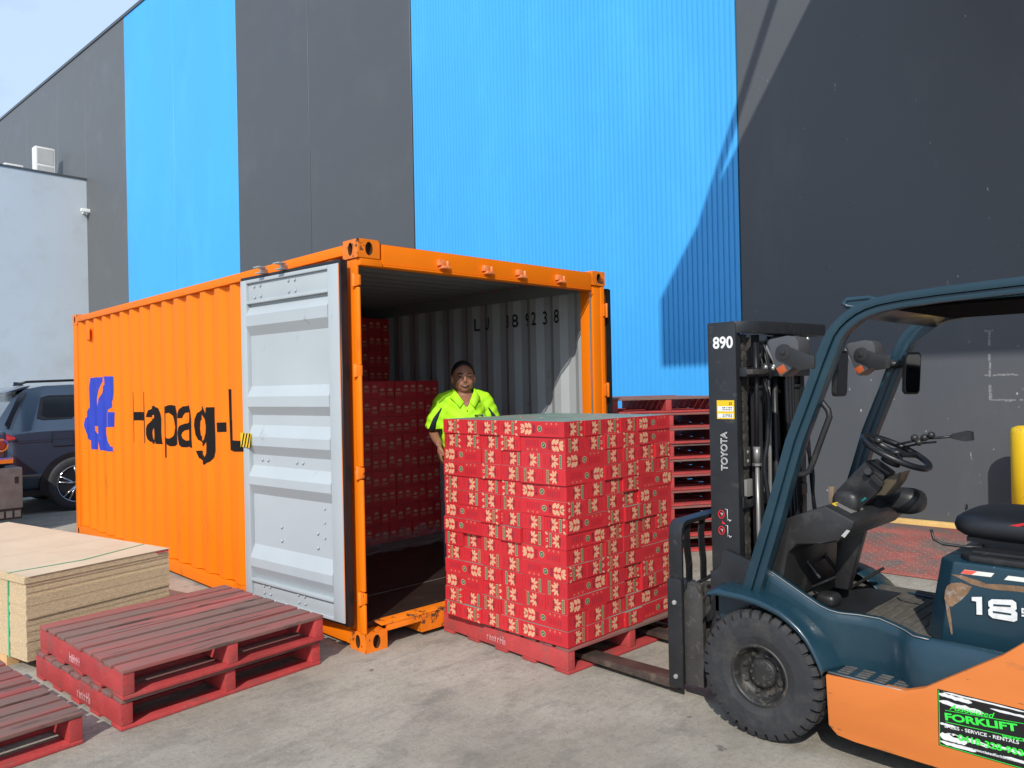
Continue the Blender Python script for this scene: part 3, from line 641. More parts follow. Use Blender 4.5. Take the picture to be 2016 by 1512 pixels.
def carton_mesh(name, L_, W_, H_, ends=None, sides=None, fronts=None):
    b = MB(); vs = [(-L_/2,-W_/2,-H_/2),(L_/2,-W_/2,-H_/2),(L_/2,W_/2,-H_/2),(-L_/2,W_/2,-H_/2)]; vs += [(a,c,H_/2) for a,c,_ in vs]
    b.add(vs, [(0,1,5,4),(1,2,6,5),(2,3,7,6),(3,0,4,7)], 0); b.add(vs, [(0,3,2,1),(4,5,6,7)], 4)
    e = .0007
    def put(A, o, eu):
        o, eu = Vector(o), Vector(eu); nrm = eu.cross(Vector((0,0,1)))
        for a in A:
            k = a[2] if len(a) > 2 else 0
            b.add([o+eu*u+Vector((0,0,v))+nrm*(e*(1+k)) for u,v in a[1]], [tuple(range(len(a[1])))], a[0])
    if sides:
        put(sides, (-L_/2,-W_/2,-H_/2), (1,0,0)); put(sides, (L_/2,W_/2,-H_/2), (-1,0,0))
    if ends:
        put(ends, (L_/2,-W_/2,-H_/2), (0,1,0)); put(ends, (-L_/2,W_/2,-H_/2), (0,-1,0))
    if fronts: put(fronts, (-L_/2,-W_/2,-H_/2), (1,0,0))
    me = bpy.data.meshes.new(name); b.bm.to_mesh(me); b.bm.free()
    for m in CM: me.materials.append(m)
    return me
SA = side_art(); ME = [carton_mesh('carton', Lc, Wc, Hc, end_art(False), SA), carton_mesh('carton', Lc, Wc, Hc, end_art(True), SA)]
GC = 'red cartons stacked on the pallet'
W5 = Wc; S_ = Lc+4*W5+.004
def word(n): return ['','first','second','third','fourth','fifth','sixth','seventh','eighth','ninth','tenth','eleventh','twelfth','thirteenth','fourteenth'][n]
rc = random.Random(21)
def put_carton(cx, cy, cz, rz, flip, mesh, label, group=GC):
    o = bpy.data.objects.new('carton', ME[mesh]); C.objects.link(o)
    o.location = (cx,cy,cz); o.rotation_euler = (math.pi if flip else 0, 0, rz)
    return tag(o, label, 'carton', group)
SX, SY, SR = .580, -1.162, R(.8)
MS = Matrix.Translation((SX,SY,0)) @ Matrix.Rotation(SR,4,'Z')
pat = 'AABBAABBAABBAA'
for li in range(14):          # li = 0 is the top layer
    z = .1535+(13-li)*.0918+Hc/2; lay = pat[li]; lean = (13-li)*.0012; jx, jy = rc.uniform(-.006,.006), rc.uniform(-.005,.005)
    cells = []                # (x0,x1,y0,y1, long axis, face, idx)
    w, l = W5+.001, Lc+.002
    cells.append((0,w,0,l,'Y','corner',0))
    for k in range(4): cells.append((0,l,l+k*w,l+(k+1)*w,'X','left',k+2))
    for k in range(3): cells.append((w+k*w,w+(k+1)*w,0,l,'Y','right',k+2))
    cells.append((4*w,4*w+l,0,w,'X','right',5))
    if li == 0:
        for k in range(1,4): cells.append((4*w,4*w+l,k*w,(k+1)*w,'X','in',k))
        cells.append((3*w+l,4*w+l,4*w,4*w+l,'Y','in',4))
        for k in range(3): cells.append((2*w+l-k*w,3*w+l-k*w,4*w,4*w+l,'Y','in',5+k))
        cells.append((l,l+w*.98,l,l+2*w,'Y','in',8)); cells.append((l+w,l+1.95*w,l,l+2*w,'Y','in',9))
    for (x0,x1,y0,y1,ax,face,idx) in cells:
        if lay == 'B':
            x0,x1,y0,y1 = y0,y1,x0,x1; ax = 'X' if ax=='Y' else 'Y'; face = {'left':'right','right':'left'}.get(face, face)
        out = 0
        r_ = rc.random()
        if face in ('left','right') and idx in (3,4) and r_ < .32: out = rc.uniform(-.02,.022)
        elif face != 'in': out = rc.uniform(-.005,.006)
        cx, cy = (x0+x1)/2+jx+lean+rc.uniform(-.0015,.0015), (y0+y1)/2+jy+rc.uniform(-.0015,.0015)
        if face=='left': cx -= out
        elif face=='right': cy -= out
        p = MS @ Vector((cx,cy,z+rc.uniform(-.0008,.0008)))
        rz = SR+(0 if ax=='X' else math.pi/2)+rc.uniform(-.012,.012)
        if rc.random()<.5: rz += math.pi
        row = 'top row' if li==0 else word(li+1)+' row from top'
        if face=='corner': lab = f'red carton at the near corner, {row} of the pallet stack'
        elif face=='in': lab = f'red carton with teal lid on the stack top, inner place {word(idx)} from the near corner'
        else: lab = f'red carton in {row}, {word(idx)} from the near corner on the {face} face'
        if li == 0: flip = False
        else: flip = rc.random() < .42
        put_carton(p.x,p.y,p.z,rz,flip,1 if rc.random()<.42 else 0,lab)
# cartons standing on edge inside the container
UW, UD, UH = .0905, .353, .1715
MU = [carton_mesh('carton', UW, UD, UH, fronts=up_art(.105)), carton_mesh('carton', UW, UD, UH, fronts=up_art(.075))]
GI = 'dark red cartons packed inside the container'
def upright(x, y, z, label, gi=GI):
    o = bpy.data.objects.new('carton', MU[0 if rc.random()<.45 else 1]); C.objects.link(o)
    o.location = (x,y,z); o.rotation_euler = (0,0,rc.uniform(-.008,.008)); return tag(o, label, 'carton', gi)
YF = 2.12
for k in range(12):
    for j in range(9):
        upright(2.335-.0925*(k+.5), YF+UD/2+rc.uniform(-.006,.006)+.05*(k>6)*0, .163+UH/2+j*.1735, f'red carton inside the container, {word(j+1)} row from floor, {word(k+1)} from the right wall')
for k in range(12):
    for j in range(4):
        upright(2.335-.0925*(k+.5), YF+.85+UD/2+rc.uniform(-.006,.006), .163+UH/2+(9+j)*.1735, f'red carton high at the back, {word(j+1)} row above front stack, {word(k+1)} from right wall')
b = MB()          # the rest of the load, only partly seen
for k in range(12, 25):
    for j in range(9):
        x = 2.335-.0925*(k+.5)
        if x < .09: continue
        b.box(x-.045,x+.045,YF+rc.uniform(0,.01),YF+UD,.163+j*.1735,.163+j*.1735+.1715)
for k in range(25):
    for j in range(4,9):
        x = 2.335-.0925*(k+.5)
        if x < .09: continue
        b.box(x-.045,x+.045,YF+UD+.01+rc.uniform(0,.01),YF+UD+.4,.163+j*.1735,.163+j*.1735+.1715)
        if k >= 12 and j < 8: b.box(x-.045,x+.045,YF+.85+rc.uniform(0,.01),YF+1.2,.163+(j+5)*.1735,.163+(j+5)*.1735+.1715)
tag(b.build('carton_load', CM[0]), 'mass of dark red cartons filling the back of the container', 'cartons', kind='stuff')
# crumpled clear film at the foot of the load
rf = random.Random(4); b = MB(); nx, ny = 30, 9; vs = []
for i in range(nx+1):
    for j in range(ny+1):
        t = j/ny; x = .35+1.9*i/nx; y = YF-.02-.42*t-rf.uniform(0,.04); z = .166+.12*(1-t)**2*(.6+.4*math.sin(i*1.7))+rf.uniform(0,.035)
        vs.append((x,y,z))
b.add(vs, [(i*(ny+1)+j,(i+1)*(ny+1)+j,(i+1)*(ny+1)+j+1,i*(ny+1)+j+1) for i in range(nx) for j in range(ny)])
M_film = mat('clear_film', (.45,.45,.47), .18, var=.1, spec=.8, alpha=.22)
tag(b.build('plastic_film', M_film), 'crumpled clear plastic film lying at the foot of the cartons in the container', 'plastic film')
# ---------------------------------------------------------------- particle board bundle
M_pb_top = mat('board_face', (.60,.48,.335), .75, var=.07, vs=3, dirt=(.56,.40,.26), da=.25, ds=4, dw=.1, bump=.1, bs=120)
M_pb_edge = mat('board_edge', (.60,.45,.27), .85, var=.2, vs=60, dirt=(.33,.24,.14), da=.26, ds=70, dw=.06, bump=.6, bs=120, stretch=(1,1,2.5), dirt2=(.66,.52,.33), da2=.25, ds2=90)
M_strap = mat('green_strap', (.05,.45,.20), .4, var=.1)
BR = R(12.5); B = thing('board_bundle', 'strapped bundle of pale particle boards on the ground left of the container', 'board stack', (-1.56,1.225,0), BR)
wB, lB = .925, 2.31
b = MB()
for i in range(26):
    z = .066+i*.0194; r1, r2 = rf.uniform(-.002,.002), rf.uniform(-.002,.002)
    if i > 23: r1 -= .008 
    if i in (13,): r2 -= .004
    b.box(r1,wB+r1*.5,-.0+r2-(.004 if 12<i<20 else 0)+( -.006 if i>23 else 0),lB+r2,z,z+.0190)
b.build('boards', M_pb_edge, B, world=False)
b = MB()
for y0,y1 in ((-.012,.75),(.755,1.37),(1.375,lB)): b.box(.012,wB+.004,y0,y1,.5712,.5725)
b.build('board_face', M_pb_top, B, world=False)
for y in (.25,1.1,2.0):
    b = MB(); b.box(0,wB,y,y+.09,.0,.0655); b.build('bearer', M_wood, B, world=False)
b = MB()
def strap(mb, pts, w=.008):
    for p, q in zip(pts, pts[1:]):
        p, q = Vector(p), Vector(q); d = (q-p).normalized(); s = d.cross(Vector((1,0,0)) if abs(d.x)<.3 else Vector((0,1,0))).normalized()*w
        mb.add([p-s,p+s,q+s,q-s],[(0,1,2,3)])
b.box(-.004,-.002,.205,.221,.06,.575); b.build('strap', M_strap, B, world=False)
b = MB(); b.add([(0,.205,.5745),(0,.22,.5745),(.42,.165,.5765),(wB,.30,.5745),(wB,.285,.5745),(.42,.150,.5765)],[(0,1,2,5),(2,3,4,5)]); b.build('strap', M_strap, B, world=False)
b = MB(); b.box(wB-.10,wB-.01,-.016,-.0135,.556,.566); b.build('ink_mark', mat('red_ink',(.5,.03,.05),.7), B, world=False)
# ---------------------------------------------------------------- ramp, timber, bollard
M_ramp = mat('ramp_red_steel', (.36,.105,.080), .6, var=.2, vs=2, dirt=(.17,.125,.105), da=.62, ds=2.2, dw=.07, dirt2=(.62,.42,.38), da2=.30, ds2=60, bump=.5, bs=70)
rm = thing('ramp_plate', 'worn red steel checkered ramp plate lying on the concrete by the warehouse wall', 'ramp', (5.15,-2.0,0), WR)
b = MB(); b.prism([(-1.02,.004),(1.0,.004),(1.0,.085),(.55,.085),(-1.02,.018)],'y',-2.2,1.28); b.build('plate', M_ramp, rm, world=False, bevel=.004)
b = MB(); k = 0
for i in range(26):
    for j in range(70):
        x, y = -1.0+i*.06, -2.15+j*.048; z = .0185 if x<-1.0 else .018+(x+1.02)/1.57*.067 if x<.55 else .0855
        a = R(45) if (i+j)%2 else R(-45); dx, dy = math.cos(a)*.014, math.sin(a)*.014
        b.add([(x-dx-.002,y-dy,z+.0005),(x-dx*.2,y-dy*.2-.004,z+.0015),(x+dx+.002,y+dy,z+.0015),(x+dx*.2,y+dy*.2+.004,z+.0005)],[(0,1,2,3)])
b.build('tread_pattern', mat('ramp_tread', (.55,.30,.25), .5, metal=.0, var=.4, vs=6, dirt=(.24,.14,.11), da=.5, ds=5), rm, world=False)
tb = thing('timber_beam', 'pale yellow timber lying along the foot of the wall behind the ramp', 'timber', tuple(MW @ Vector((-.06,-.35,0))), WR)
b = MB(); b.box(-.04,.04,-.55,.75,.0,.10); b.build('beam', mat('pine_yellow',(.72,.46,.16),.7,var=.1,vs=6,bump=.1), tb, world=False, bevel=.004)
bo = thing('bollard', 'yellow steel bollard standing in front of the scuffed grey wall panel', 'bollard', (6.02,-2.225,0))
b = MB(); b.lathe([(0.001,0),(0.001,.118),(1.10,.118),(1.145,.105),(1.165,.06),(1.17,0)], (0,0,0), 'z', 40); b.build('post', M_yellow, bo, world=False)
b = MB(); b.box(-.17,.17,-.17,.17,.001,.014); b.build('base_plate', M_yellow, bo, world=False)
# ---------------------------------------------------------------- the worker inside the container
M_skin = mat('skin', (.30,.135,.082), .5, var=.06, vs=20)
M_shirt = mat('hi_vis_shirt', (.43,.86,.012), .75, var=.06, vs=14, bump=.25, bs=14)
M_navy = mat('navy_cloth', (.008,.010,.022), .8)
M_hair = mat('black_hair', (.006,.005,.005), .5, bump=.3, bs=150)
def remesh(mb, name, m, parent, vox=.009, smooth=3, cutz=None):
    bm = mb.bm; bmesh.ops.recalc_face_normals(bm, faces=bm.faces); me = bpy.data.meshes.new(name); bm.to_mesh(me); bm.free()
    o = bpy.data.objects.new('tmp', me); C.objects.link(o)
    q = o.modifiers.new('r','REMESH'); q.mode = 'VOXEL'; q.voxel_size = vox; q.use_smooth_shade = True
    s = o.modifiers.new('s','SMOOTH'); s.iterations = smooth; s.factor = .5
    bpy.context.view_layer.update()
    me2 = bpy.data.meshes.new_from_object(o.evaluated_get(bpy.context.evaluated_depsgraph_get())); bpy.data.objects.remove(o)
    me2.name = name; me2.materials.clear(); me2.materials.append(m)
    o = bpy.data.objects.new(name, me2); C.objects.link(o); o.parent = parent; return o
PM = thing('person', 'smiling worker in a bright yellow-green polo shirt standing inside the container behind the cartons', 'person', (1.325,.56,.163), R(-32))
b = MB(); E = .012
# legs, trunk, neck as overlapping tapered limbs, fused into one surface
for s in (-1,1):
    b.tube([(s*.095,0,.92),(s*.10,-.01,.70),(s*.105,-.005,.50),(s*.108,.01,.30),(s*.11,.02,.08)],[.090,.082,.060,.055,.040],14)
    b.ball((s*.112,-.05,.045),(.045,.12,.045))
b.tube([(0,.01,.86),(0,.0,.98),(0,-.01,1.10),(0,0,1.24),(0,.005,1.355),(0,.01,1.42)],[.150,.165,.172,.165,.150,.07],18)
b.tube([(-.17,.01,1.36),(0,.01,1.385),(.17,.01,1.36)],[.062,.075,.062],12)
b.tube([(0,.015,1.36),(0,.005,1.45),(0,.0,1.50)],[.068,.066,.062],14)
aR = [(-.175,.01,1.37),(-.215,.02,1.24),(-.238,.03,1.125),(-.236,-.085,1.085),(-.222,-.185,1.050)]
aL = [(.175,.01,1.37),(.215,.01,1.24),(.240,.02,1.12),(.240,-.09,1.08),(.228,-.18,1.05)]
for a in (aR,aL): b.tube(a,[.056,.050,.042,.033,.027],12)
def hand(b, w, s):
    x, y, z = w
    b.ball((x,y-.012,z-.045),(.020,.036,.046))
    for k in range(4):
        yy = y-.045+.021*k; ln = (.062,.075,.078,.066)[k]
        b.tube([(x,yy,z-.07),(x-s*.004,yy-.004,z-.07-ln*.5),(x-s*.020,yy-.006,z-.07-ln)],[.0098,.0090,.0075],8)
    b.tube([(x-s*.008,y-.035,z-.03),(x-s*.018,y-.058,z-.055),(x-s*.022,y-.064,z-.085)],[.0125,.0105,.0085],8)
hand(b, aR[-1], -1); hand(b, aL[-1], 1)
HZ = 1.556
b.ball((0,.012,HZ+.025),(.086,.100,.100),nu=20,nv=14); b.ball((0,-.018,HZ-.045),(.079,.080,.074),nu=18,nv=12)
b.ball((0,-.055,HZ-.088),(.036,.034,.026)); b.ball((0,-.098,HZ-.022),(.015,.020,.017)); b.tube([(0,-.088,HZ+.025),(0,-.105,HZ-.015)],[.010,.013],8)
for s in (-1,1): b.ball((s*.090,.008,HZ-.012),(.011,.022,.034)); b.ball((s*.040,-.064,HZ-.038),(.026,.024,.022)); b.ball((s*.034,-.080,HZ+.022),(.022,.012,.008))
body = remesh(b, 'body', M_skin, PM, .0075, 2)
b = MB()      # shirt
b.tube([(0,.0,.84),(0,0,.92),(0,-.012,1.10),(0,-.0,1.24),(0,.006,1.34),(0,.012,1.397)],[.190,.192,.190,.184,.165,.115],22)
b.tube([(-.150,.012,1.380),(0,.012,1.412),(.150,.012,1.380)],[.074,.080,.074],14); b.ball((-.165,.012,1.368),.075); b.ball((.165,.012,1.368),.075)
b.tube([(-.165,.012,1.37),(-.212,.016,1.26),(-.240,.022,1.150)],[.074,.073,.077],14); b.tube([(.165,.012,1.37),(.212,.014,1.26),(.242,.020,1.150)],[.074,.073,.077],14)
sh = remesh(b, 'shirt', M_shirt, PM, .0085, 9)
# cut the V of the neckline and the sleeve/hem openings
bm = bmesh.new(); bm.from_mesh(sh.data)
dele = []
for v in bm.verts:
    x, y, z = v.co
    r = math.hypot(x, y-.01)
    if z > 1.430 and r < .085: dele.append(v)
    elif y < 0 and z > 1.335 and abs(x) < (z-1.335)*.60+.004 : dele.append(v)
    elif z < .85: dele.append(v)
    elif abs(x) > .185 and z < 1.155: dele.append(v)
bmesh.ops.delete(bm, geom=dele, context='VERTS')
bm.normal_update()
for v in bm.verts:
    x, y, z = v.co; v.co += v.normal*(.0035*math.sin(z*38+x*30+y*14)*math.sin(x*22+1.3)+.0025*math.sin(z*75-abs(x)*60))
bm.to_mesh(sh.data); bm.free()
so = sh.modifiers.new('thick','SOLIDIFY'); so.thickness = .004; so.offset = -1
b = MB()      # collar flaps
for s in (-1,1):
    pts = [(s*.080,.05,1.470),(s*.084,-.01,1.476),(s*.070,-.075,1.450),(s*.022,-.155,1.368)]; low = [(s*.122,.055,1.423),(s*.130,-.02,1.413),(s*.106,-.118,1.390),(s*.058,-.176,1.325)]
    n = len(pts); b.add(pts+low, [(i,i+1,n+i+1,n+i) for i in range(n-1)], 0, None, True)
b.add([(-.080,.05,1.470),(-.05,.085,1.475),(.05,.085,1.475),(.080,.05,1.470),(-.122,.055,1.423),(-.065,.11,1.425),(.065,.11,1.425),(.122,.055,1.423)],[(0,1,5,4),(1,2,6,5),(2,3,7,6)],0,None,True)
col = b.build('collar', M_shirt, PM, world=False); so = col.modifiers.new('thick','SOLIDIFY'); so.thickness = .006; so.offset = 0
b = MB(); 
for z in (1.300,1.235,1.17): b.ball((0,-.186+(.012 if z>1.25 else 0),z),(.006,.004,.006),nu=8,nv=5)
b.build('shirt_button', M_navy, PM, world=False)
for s, a in ((-1,aR),(1,aL)):   # navy panels on the sleeves
    b = MB(); b.tube([(s*.185,-.058,1.325),(s*.235,-.055,1.24),(s*.262,-.048,1.157)],[.004,.018,.026],8,flat=.6); b.build('sleeve_panel', M_navy, PM, world=False)
b = MB(); b.box(.055,.120,-.1845,-.1765,1.262,1.270); b.ball((.118,-.174,1.262),(.013,.005,.010),1); b.build('chest_logo', [M_navy, mat('logo_grey',(.3,.4,.5),.6)], PM, world=False)
b = MB()      # trousers
b.tube([(0,.01,.98),(0,.01,.86)],[.168,.160],18)
for s in (-1,1): b.tube([(s*.085,0,.90),(s*.10,-.01,.70),(s*.105,-.005,.50),(s*.108,.01,.30),(s*.11,.02,.09)],[.112,.100,.078,.074,.068],14)
remesh(b, 'trousers', M_navy, PM, .010, 2)
b = MB()
for s in (-1,1): b.ball((s*.112,-.05,.052),(.056,.135,.056))
b.build('boots', mat('boot_leather',(.02,.018,.015),.5), PM, world=False)
b = MB()      # hair: short black cap
vs = []; nu, nv = 28, 10
for i in range(nv+1):
    th = R(92)*i/nv
    for j in range(nu):
        ph = 2*math.pi*j/nu; fr = max(0, -math.sin(ph)); th2 = th*(1-.50*fr**1.3)
        vs.append((.0925*math.sin(th2)*math.cos(ph), .016+.106*math.sin(th2)*math.sin(ph), HZ+.030+.110*math.cos(th2)))
b.add(vs, [(i*nu+j,(i+1)*nu+j,(i+1)*nu+(j+1)%nu,i*nu+(j+1)%nu) for i in range(nv) for j in range(nu)], 0, None, True)
hr = b.build('hair', M_hair, PM, world=False); so = hr.modifiers.new('thick','SOLIDIFY'); so.thickness = .005; so.offset = 0
b = MB()
for s in (-1,1): b.tube([(s*.018,-.0955,HZ+.008),(s*.034,-.0935,HZ+.0125),(s*.052,-.079,HZ+.008)],[.0022,.0036,.0020],6)
b.build('eye', mat('eye_dark',(.01,.008,.008),.2), PM, world=False)
b = MB()
for s in (-1,1): b.tube([(s*.016,-.096,HZ+.032),(s*.036,-.093,HZ+.039),(s*.058,-.074,HZ+.031)],[.003,.004,.0025],6)
b.build('eyebrow', M_hair, PM, world=False)
b = MB(); b.tube([(-.038,-.083,HZ-.051),(-.020,-.095,HZ-.063),(0,-.0990,HZ-.0675),(.020,-.095,HZ-.063),(.038,-.083,HZ-.051)],[.0022,.0042,.0050,.0042,.0022],8); b.build('mouth', mat('mouth_dark',(.05,.012,.012),.5), PM, world=False)
b = MB(); b.tube([(-.022,-.0970,HZ-.0600),(0,-.1030,HZ-.0650),(.022,-.0970,HZ-.0600)],[.0008,.0020,.0008],6); b.build('teeth', mat('teeth',(.42,.36,.30),.4), PM, world=False)
PM.scale = (1.0,1.0,1.0)
# ---------------------------------------------------------------- forklift
F = thing('forklift', 'orange and dark teal counterbalance forklift with black mast facing the carton stack', 'forklift', (1.12,-3.0,0))
M_teal = mat('teal_paint', (.010,.036,.054), .32, var=.10, vs=3, dirt=(.018,.050,.066), da=.25, ds=5, dw=.1, dirt2=(.25,.27,.27), da2=-.02, ds2=35, coat=.2)
M_forange = mat('forklift_orange', (.66,.185,.034), .48, var=.07, vs=3, dirt=(.34,.12,.04), da=.26, ds=6, dw=.05, dirt2=(.12,.06,.03), da2=.17, ds2=16, coat=.1, stretch=(1,.35,1.8))
M_mast = mat('mast_black', (.016,.017,.019), .42, var=.25, vs=5, dirt=(.06,.055,.05), da=.2, ds=14, dw=.06, bump=.08, bs=25)
M_mastg = mat('mast_dusty', (.045,.042,.038), .55, var=.3, vs=6, dirt=(.11,.09,.07), da=.35, ds=22, bump=.1)
M_plas = mat('black_plastic', (.020,.020,.021), .42, var=.15, vs=6, dirt=(.06,.056,.05), da=.18, ds=7, dw=.1, bump=.08, bs=90)
M_rub = mat('tyre_rubber', (.026,.026,.028), .72, var=.2, vs=9, dirt=(.06,.057,.052), da=.3, ds=7, dw=.12, bump=.2, bs=60)
M_rim = mat('rim_dusty_black', (.020,.019,.018), .5, var=.3, vs=14, dirt=(.10,.085,.065), da=.4, ds=22, dw=.06, bump=.15)
M_mat = mat('floor_mat', (.085,.078,.066), .85, var=.2, vs=7, dirt=(.15,.135,.11), da=.35, ds=9, dw=.12, bump=.3, bs=60)
M_seat = mat('seat_vinyl', (.012,.013,.016), .42, var=.1, bump=.05, bs=200)
M_rust = mat('bare_rust', (.20,.115,.06), .7, var=.35, vs=25, dirt=(.30,.27,.24), da=.45, ds=18, bump=.15)
M_fork = mat('fork_steel', (.085,.060,.050), .45, metal=.3, var=.3, vs=9, dirt=(.16,.12,.09), da=.3, ds=10, bump=.15)
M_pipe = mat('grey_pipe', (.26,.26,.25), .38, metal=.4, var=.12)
M_amber = mat('amber_lens', (.40,.075,.015), .25)
M_mir = mat('mirror_glass', (.16,.16,.17), .06, metal=1.0, var=.02)  # dark base colour stands in for the dark reflection in the mirrors
M_dwhite = mat('decal_white', (.74,.74,.72), .5, var=.12, vs=60)
def fb(name, mb, m=None, par=None, bev=0, **k): return mb.build(name, m, par or F, bevel=bev, **k)
# chassis side plates and counterweight
prof = [(-2.634,.372),(-2.642,.155),(-2.68,.122),(-2.75,.115),(-3.95,.112),(-4.18,.16),(-4.30,.32),(-4.34,.72),(-4.28,1.0),(-3.95,1.04),(-3.62,.86),(-3.373,.672),(-3.303,.61),(-3.087,.458),(-3.032,.418),(-2.962,.388)]
for x_ in (.598,1.60):
    b = MB(); b.prism(prof, 'x', x_, x_+.042); fb('chassis_side', b, M_forange, bev=.008)
b = MB(); b.prism([(.645,-3.85),(.645,-4.25),(.75,-4.42),(.95,-4.5),(1.29,-4.5),(1.49,-4.42),(1.595,-4.25),(1.595,-3.85)],'z',.2,1.03); fb('counterweight', b, M_forange, bev=.03)
b = MB(); b.box(.645,1.595,-3.84,-2.66,.135,.36); b.box(.80,1.44,-2.66,-2.05,.14,.56); b.box(.70,1.54,-2.36,-2.29,.22,.36); fb('chassis', b, M_mast)
# step with slotted tread
b = MB(); b.prism([(.606,-2.640),(.606,-2.955),(.66,-2.985),(.80,-2.985),(.80,-2.640)],'z',.373,.384); st = fb('step', b, M_teal, bev=.002)
b = MB(); 
for i in range(4):
    for j in range(4):
        y = -2.675-j*.075; x = .625+i*.028
        b.prism([(x,y),(x+.016,y-.003),(x+.016,y-.05),(x,y-.047)],'z',.3845,.3885)
fb('step_tread', b, mat('tread_grey',(.10,.095,.085),.6,var=.3,vs=40), st, bev=.0015)
b = MB(); b.tube([(.604,-2.645,.3835),(.604,-2.955,.3835),(.640,-2.984,.3835)],.004,n=6); fb('worn_edge_highlight', b, M_pipe, st)  # pale tube draws the highlight on the worn step lip
# skirt / cowl side (teal), floor
def skirt(mx, name='body_side'):
    X = lambda x: x if mx == 0 else 2.24-x
    b = MB(); rows = []
    stations = [(-2.290,.700,.60,.765),(-2.34,.700,.60,.749),(-2.43,.700,.56,.704),(-2.50,.70,.50,.668),(-2.567,.700,.47,.636),(-2.61,.700,.42,.624),(-2.65,.705,.384,.619),(-2.73,.735,.384,.618),(-2.807,.745,.384,.616),(-2.87,.735,.384,.604),(-2.92,.695,.384,.598),(-2.97,.648,.384,.596),(-3.03,.6415,.384,.596),(-3.10,.6415,.40,.596),(-3.36,.6415,.40,.596)]
    vs = []
    for y,x,z0,z1 in stations:
        xt = max(x, .655) if y > -2.9 else x+.02
        vs += [(X(x),y,z0),(X(x),y,z1-.05),(X(xt+.004),y,z1-.012),(X(xt+.022),y,z1),(X(xt+.045),y,z1-.003),(X(xt+.05),y,z1-.06)]
    if mx: vs = [(x_,y_,min(z_,.562)) for x_,y_,z_ in vs]
    n = len(stations)
    b.add(vs, [(i*6+k,(i+1)*6+k,(i+1)*6+k+1,i*6+k+1) for i in range(n-1) for k in range(5)], 0, None, True)
    o_s = fb(name, b, M_teal)
    if not mx:
        b = MB(); b.tube([(max(x,.655)+.010 if y > -2.9 else x+.026, y, z1-.0035) for y,x,z0,z1 in stations[:-2]],.0028,n=6); fb('worn_edge_highlight', b, M_pipe, o_s)  # pale tube paints the light edge highlight along the worn skirt top
    return o_s
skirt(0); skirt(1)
# fenders
def fender(mx):
    X = lambda x: x if mx == 0 else 2.24-x
    top = [(-2.055,.600),(-2.075,.636),(-2.12,.644),(-2.26,.643),(-2.33,.635),(-2.389,.621),(-2.44,.605),(-2.485,.580),(-2.530,.548),(-2.568,.507),(-2.592,.468),(-2.612,.430),(-2.628,.395),(-2.633,.376)]
    inn = [(-2.055,.612),(-2.075,.648),(-2.12,.658),(-2.26,.660),(-2.33,.652),(-2.40,.635),(-2.455,.612),(-2.505,.580),(-2.555,.540),(-2.600,.497),(-2.630,.455),(-2.652,.418),(-2.668,.392),(-2.672,.380)]
    b = MB(); vs = []
    for (y0,z0),(y1,z1) in zip(top,inn): vs += [(X(.568),y0,z0-.014),(X(.572),y0,z0+.004),(X(.585),y0*.93+y1*.07,z0+.010),(X(.705),y1,z1+.004),(X(.79),y1,z1+.004)]
    n = len(top); b.add(vs, [(i*5+k,(i+1)*5+k,(i+1)*5+k+1,i*5+k+1) for i in range(n-1) for k in range(4)], 0, None, True)
    o = fb('fender', b, M_teal); s = o.modifiers.new('t','SOLIDIFY'); s.thickness = .006; s.offset = -1; return o
fender(0); fender(1)
b = MB(); b.prism([(-2.03,.47),(-2.03,.615),(-2.31,.64),(-2.31,.47)],'x',.722,.730); b.prism([(-2.3,.64),(-2.45,.60),(-2.6,.49),(-2.66,.37),(-2.66,.2),(-2.62,.2),(-2.3,.35)],'x',.73,.738); fb('wheel_arch', b, M_mast)
b = MB(); b.box(.765,1.475,-3.02,-2.38,.525,.552); b.box(.735,.764,-2.66,-2.38,.525,.552); b.box(1.476,1.535,-3.02,-2.38,.525,.564); b.prism([(-2.39,.53),(-2.30,.66),(-2.28,.66),(-2.37,.525)],'x',.722,1.518); fl = fb('floor', b, M_mat)
b = MB()
for k in range(10): b.box(.80,1.44,-2.46-k*.05,-2.475-k*.05,.5525,.5555)
fb('floor_rib', b, M_mat, fl)
for yy, xx in ((-2.78,.93),(-2.62,1.12)):
    b = MB(); b.cyl((xx,yy,.5525),(xx,yy,.558),.055,.052,24); fb('floor_plug', b, M_mat, fl)
# engine hood with seat
b = MB(); b.prism([(.78,-3.95),(.78,-3.040),(.86,-2.965),(1.38,-2.965),(1.44,-3.02),(1.46,-3.055),(1.46,-3.95)],'z',.555,.893)
bm = b.bm
for v in bm.verts:
    if v.co.z > .8: v.co.y -= .060 if v.co.y > -3.0 else (.050 if v.co.y > -3.2 else 0); v.co.x += .018 if v.co.x < .79 else 0
hood = fb('engine_hood', b, M_teal, bev=.010, seg=3)
b = MB(); b.prism([(.825,-3.9),(.825,-3.14),(.87,-3.095),(1.37,-3.095),(1.415,-3.14),(1.415,-3.9)],'z',.8935,.920); fb('hood_cover', b, M_plas, hood, bev=.008)
b = MB(); b.prism([(.86,-3.75),(.86,-3.14),(1.37,-3.14),(1.37,-3.75)],'z',.9205,.936); b.box(.95,1.30,-3.7,-3.16,.9365,.955); fb('seat_rail', b, M_mast, bev=.004)
def polyx(name, pts, x, m, par, th=.0012): b = MB(); b.prism(pts,'x',x-th,x); return fb(name, b, m, par)
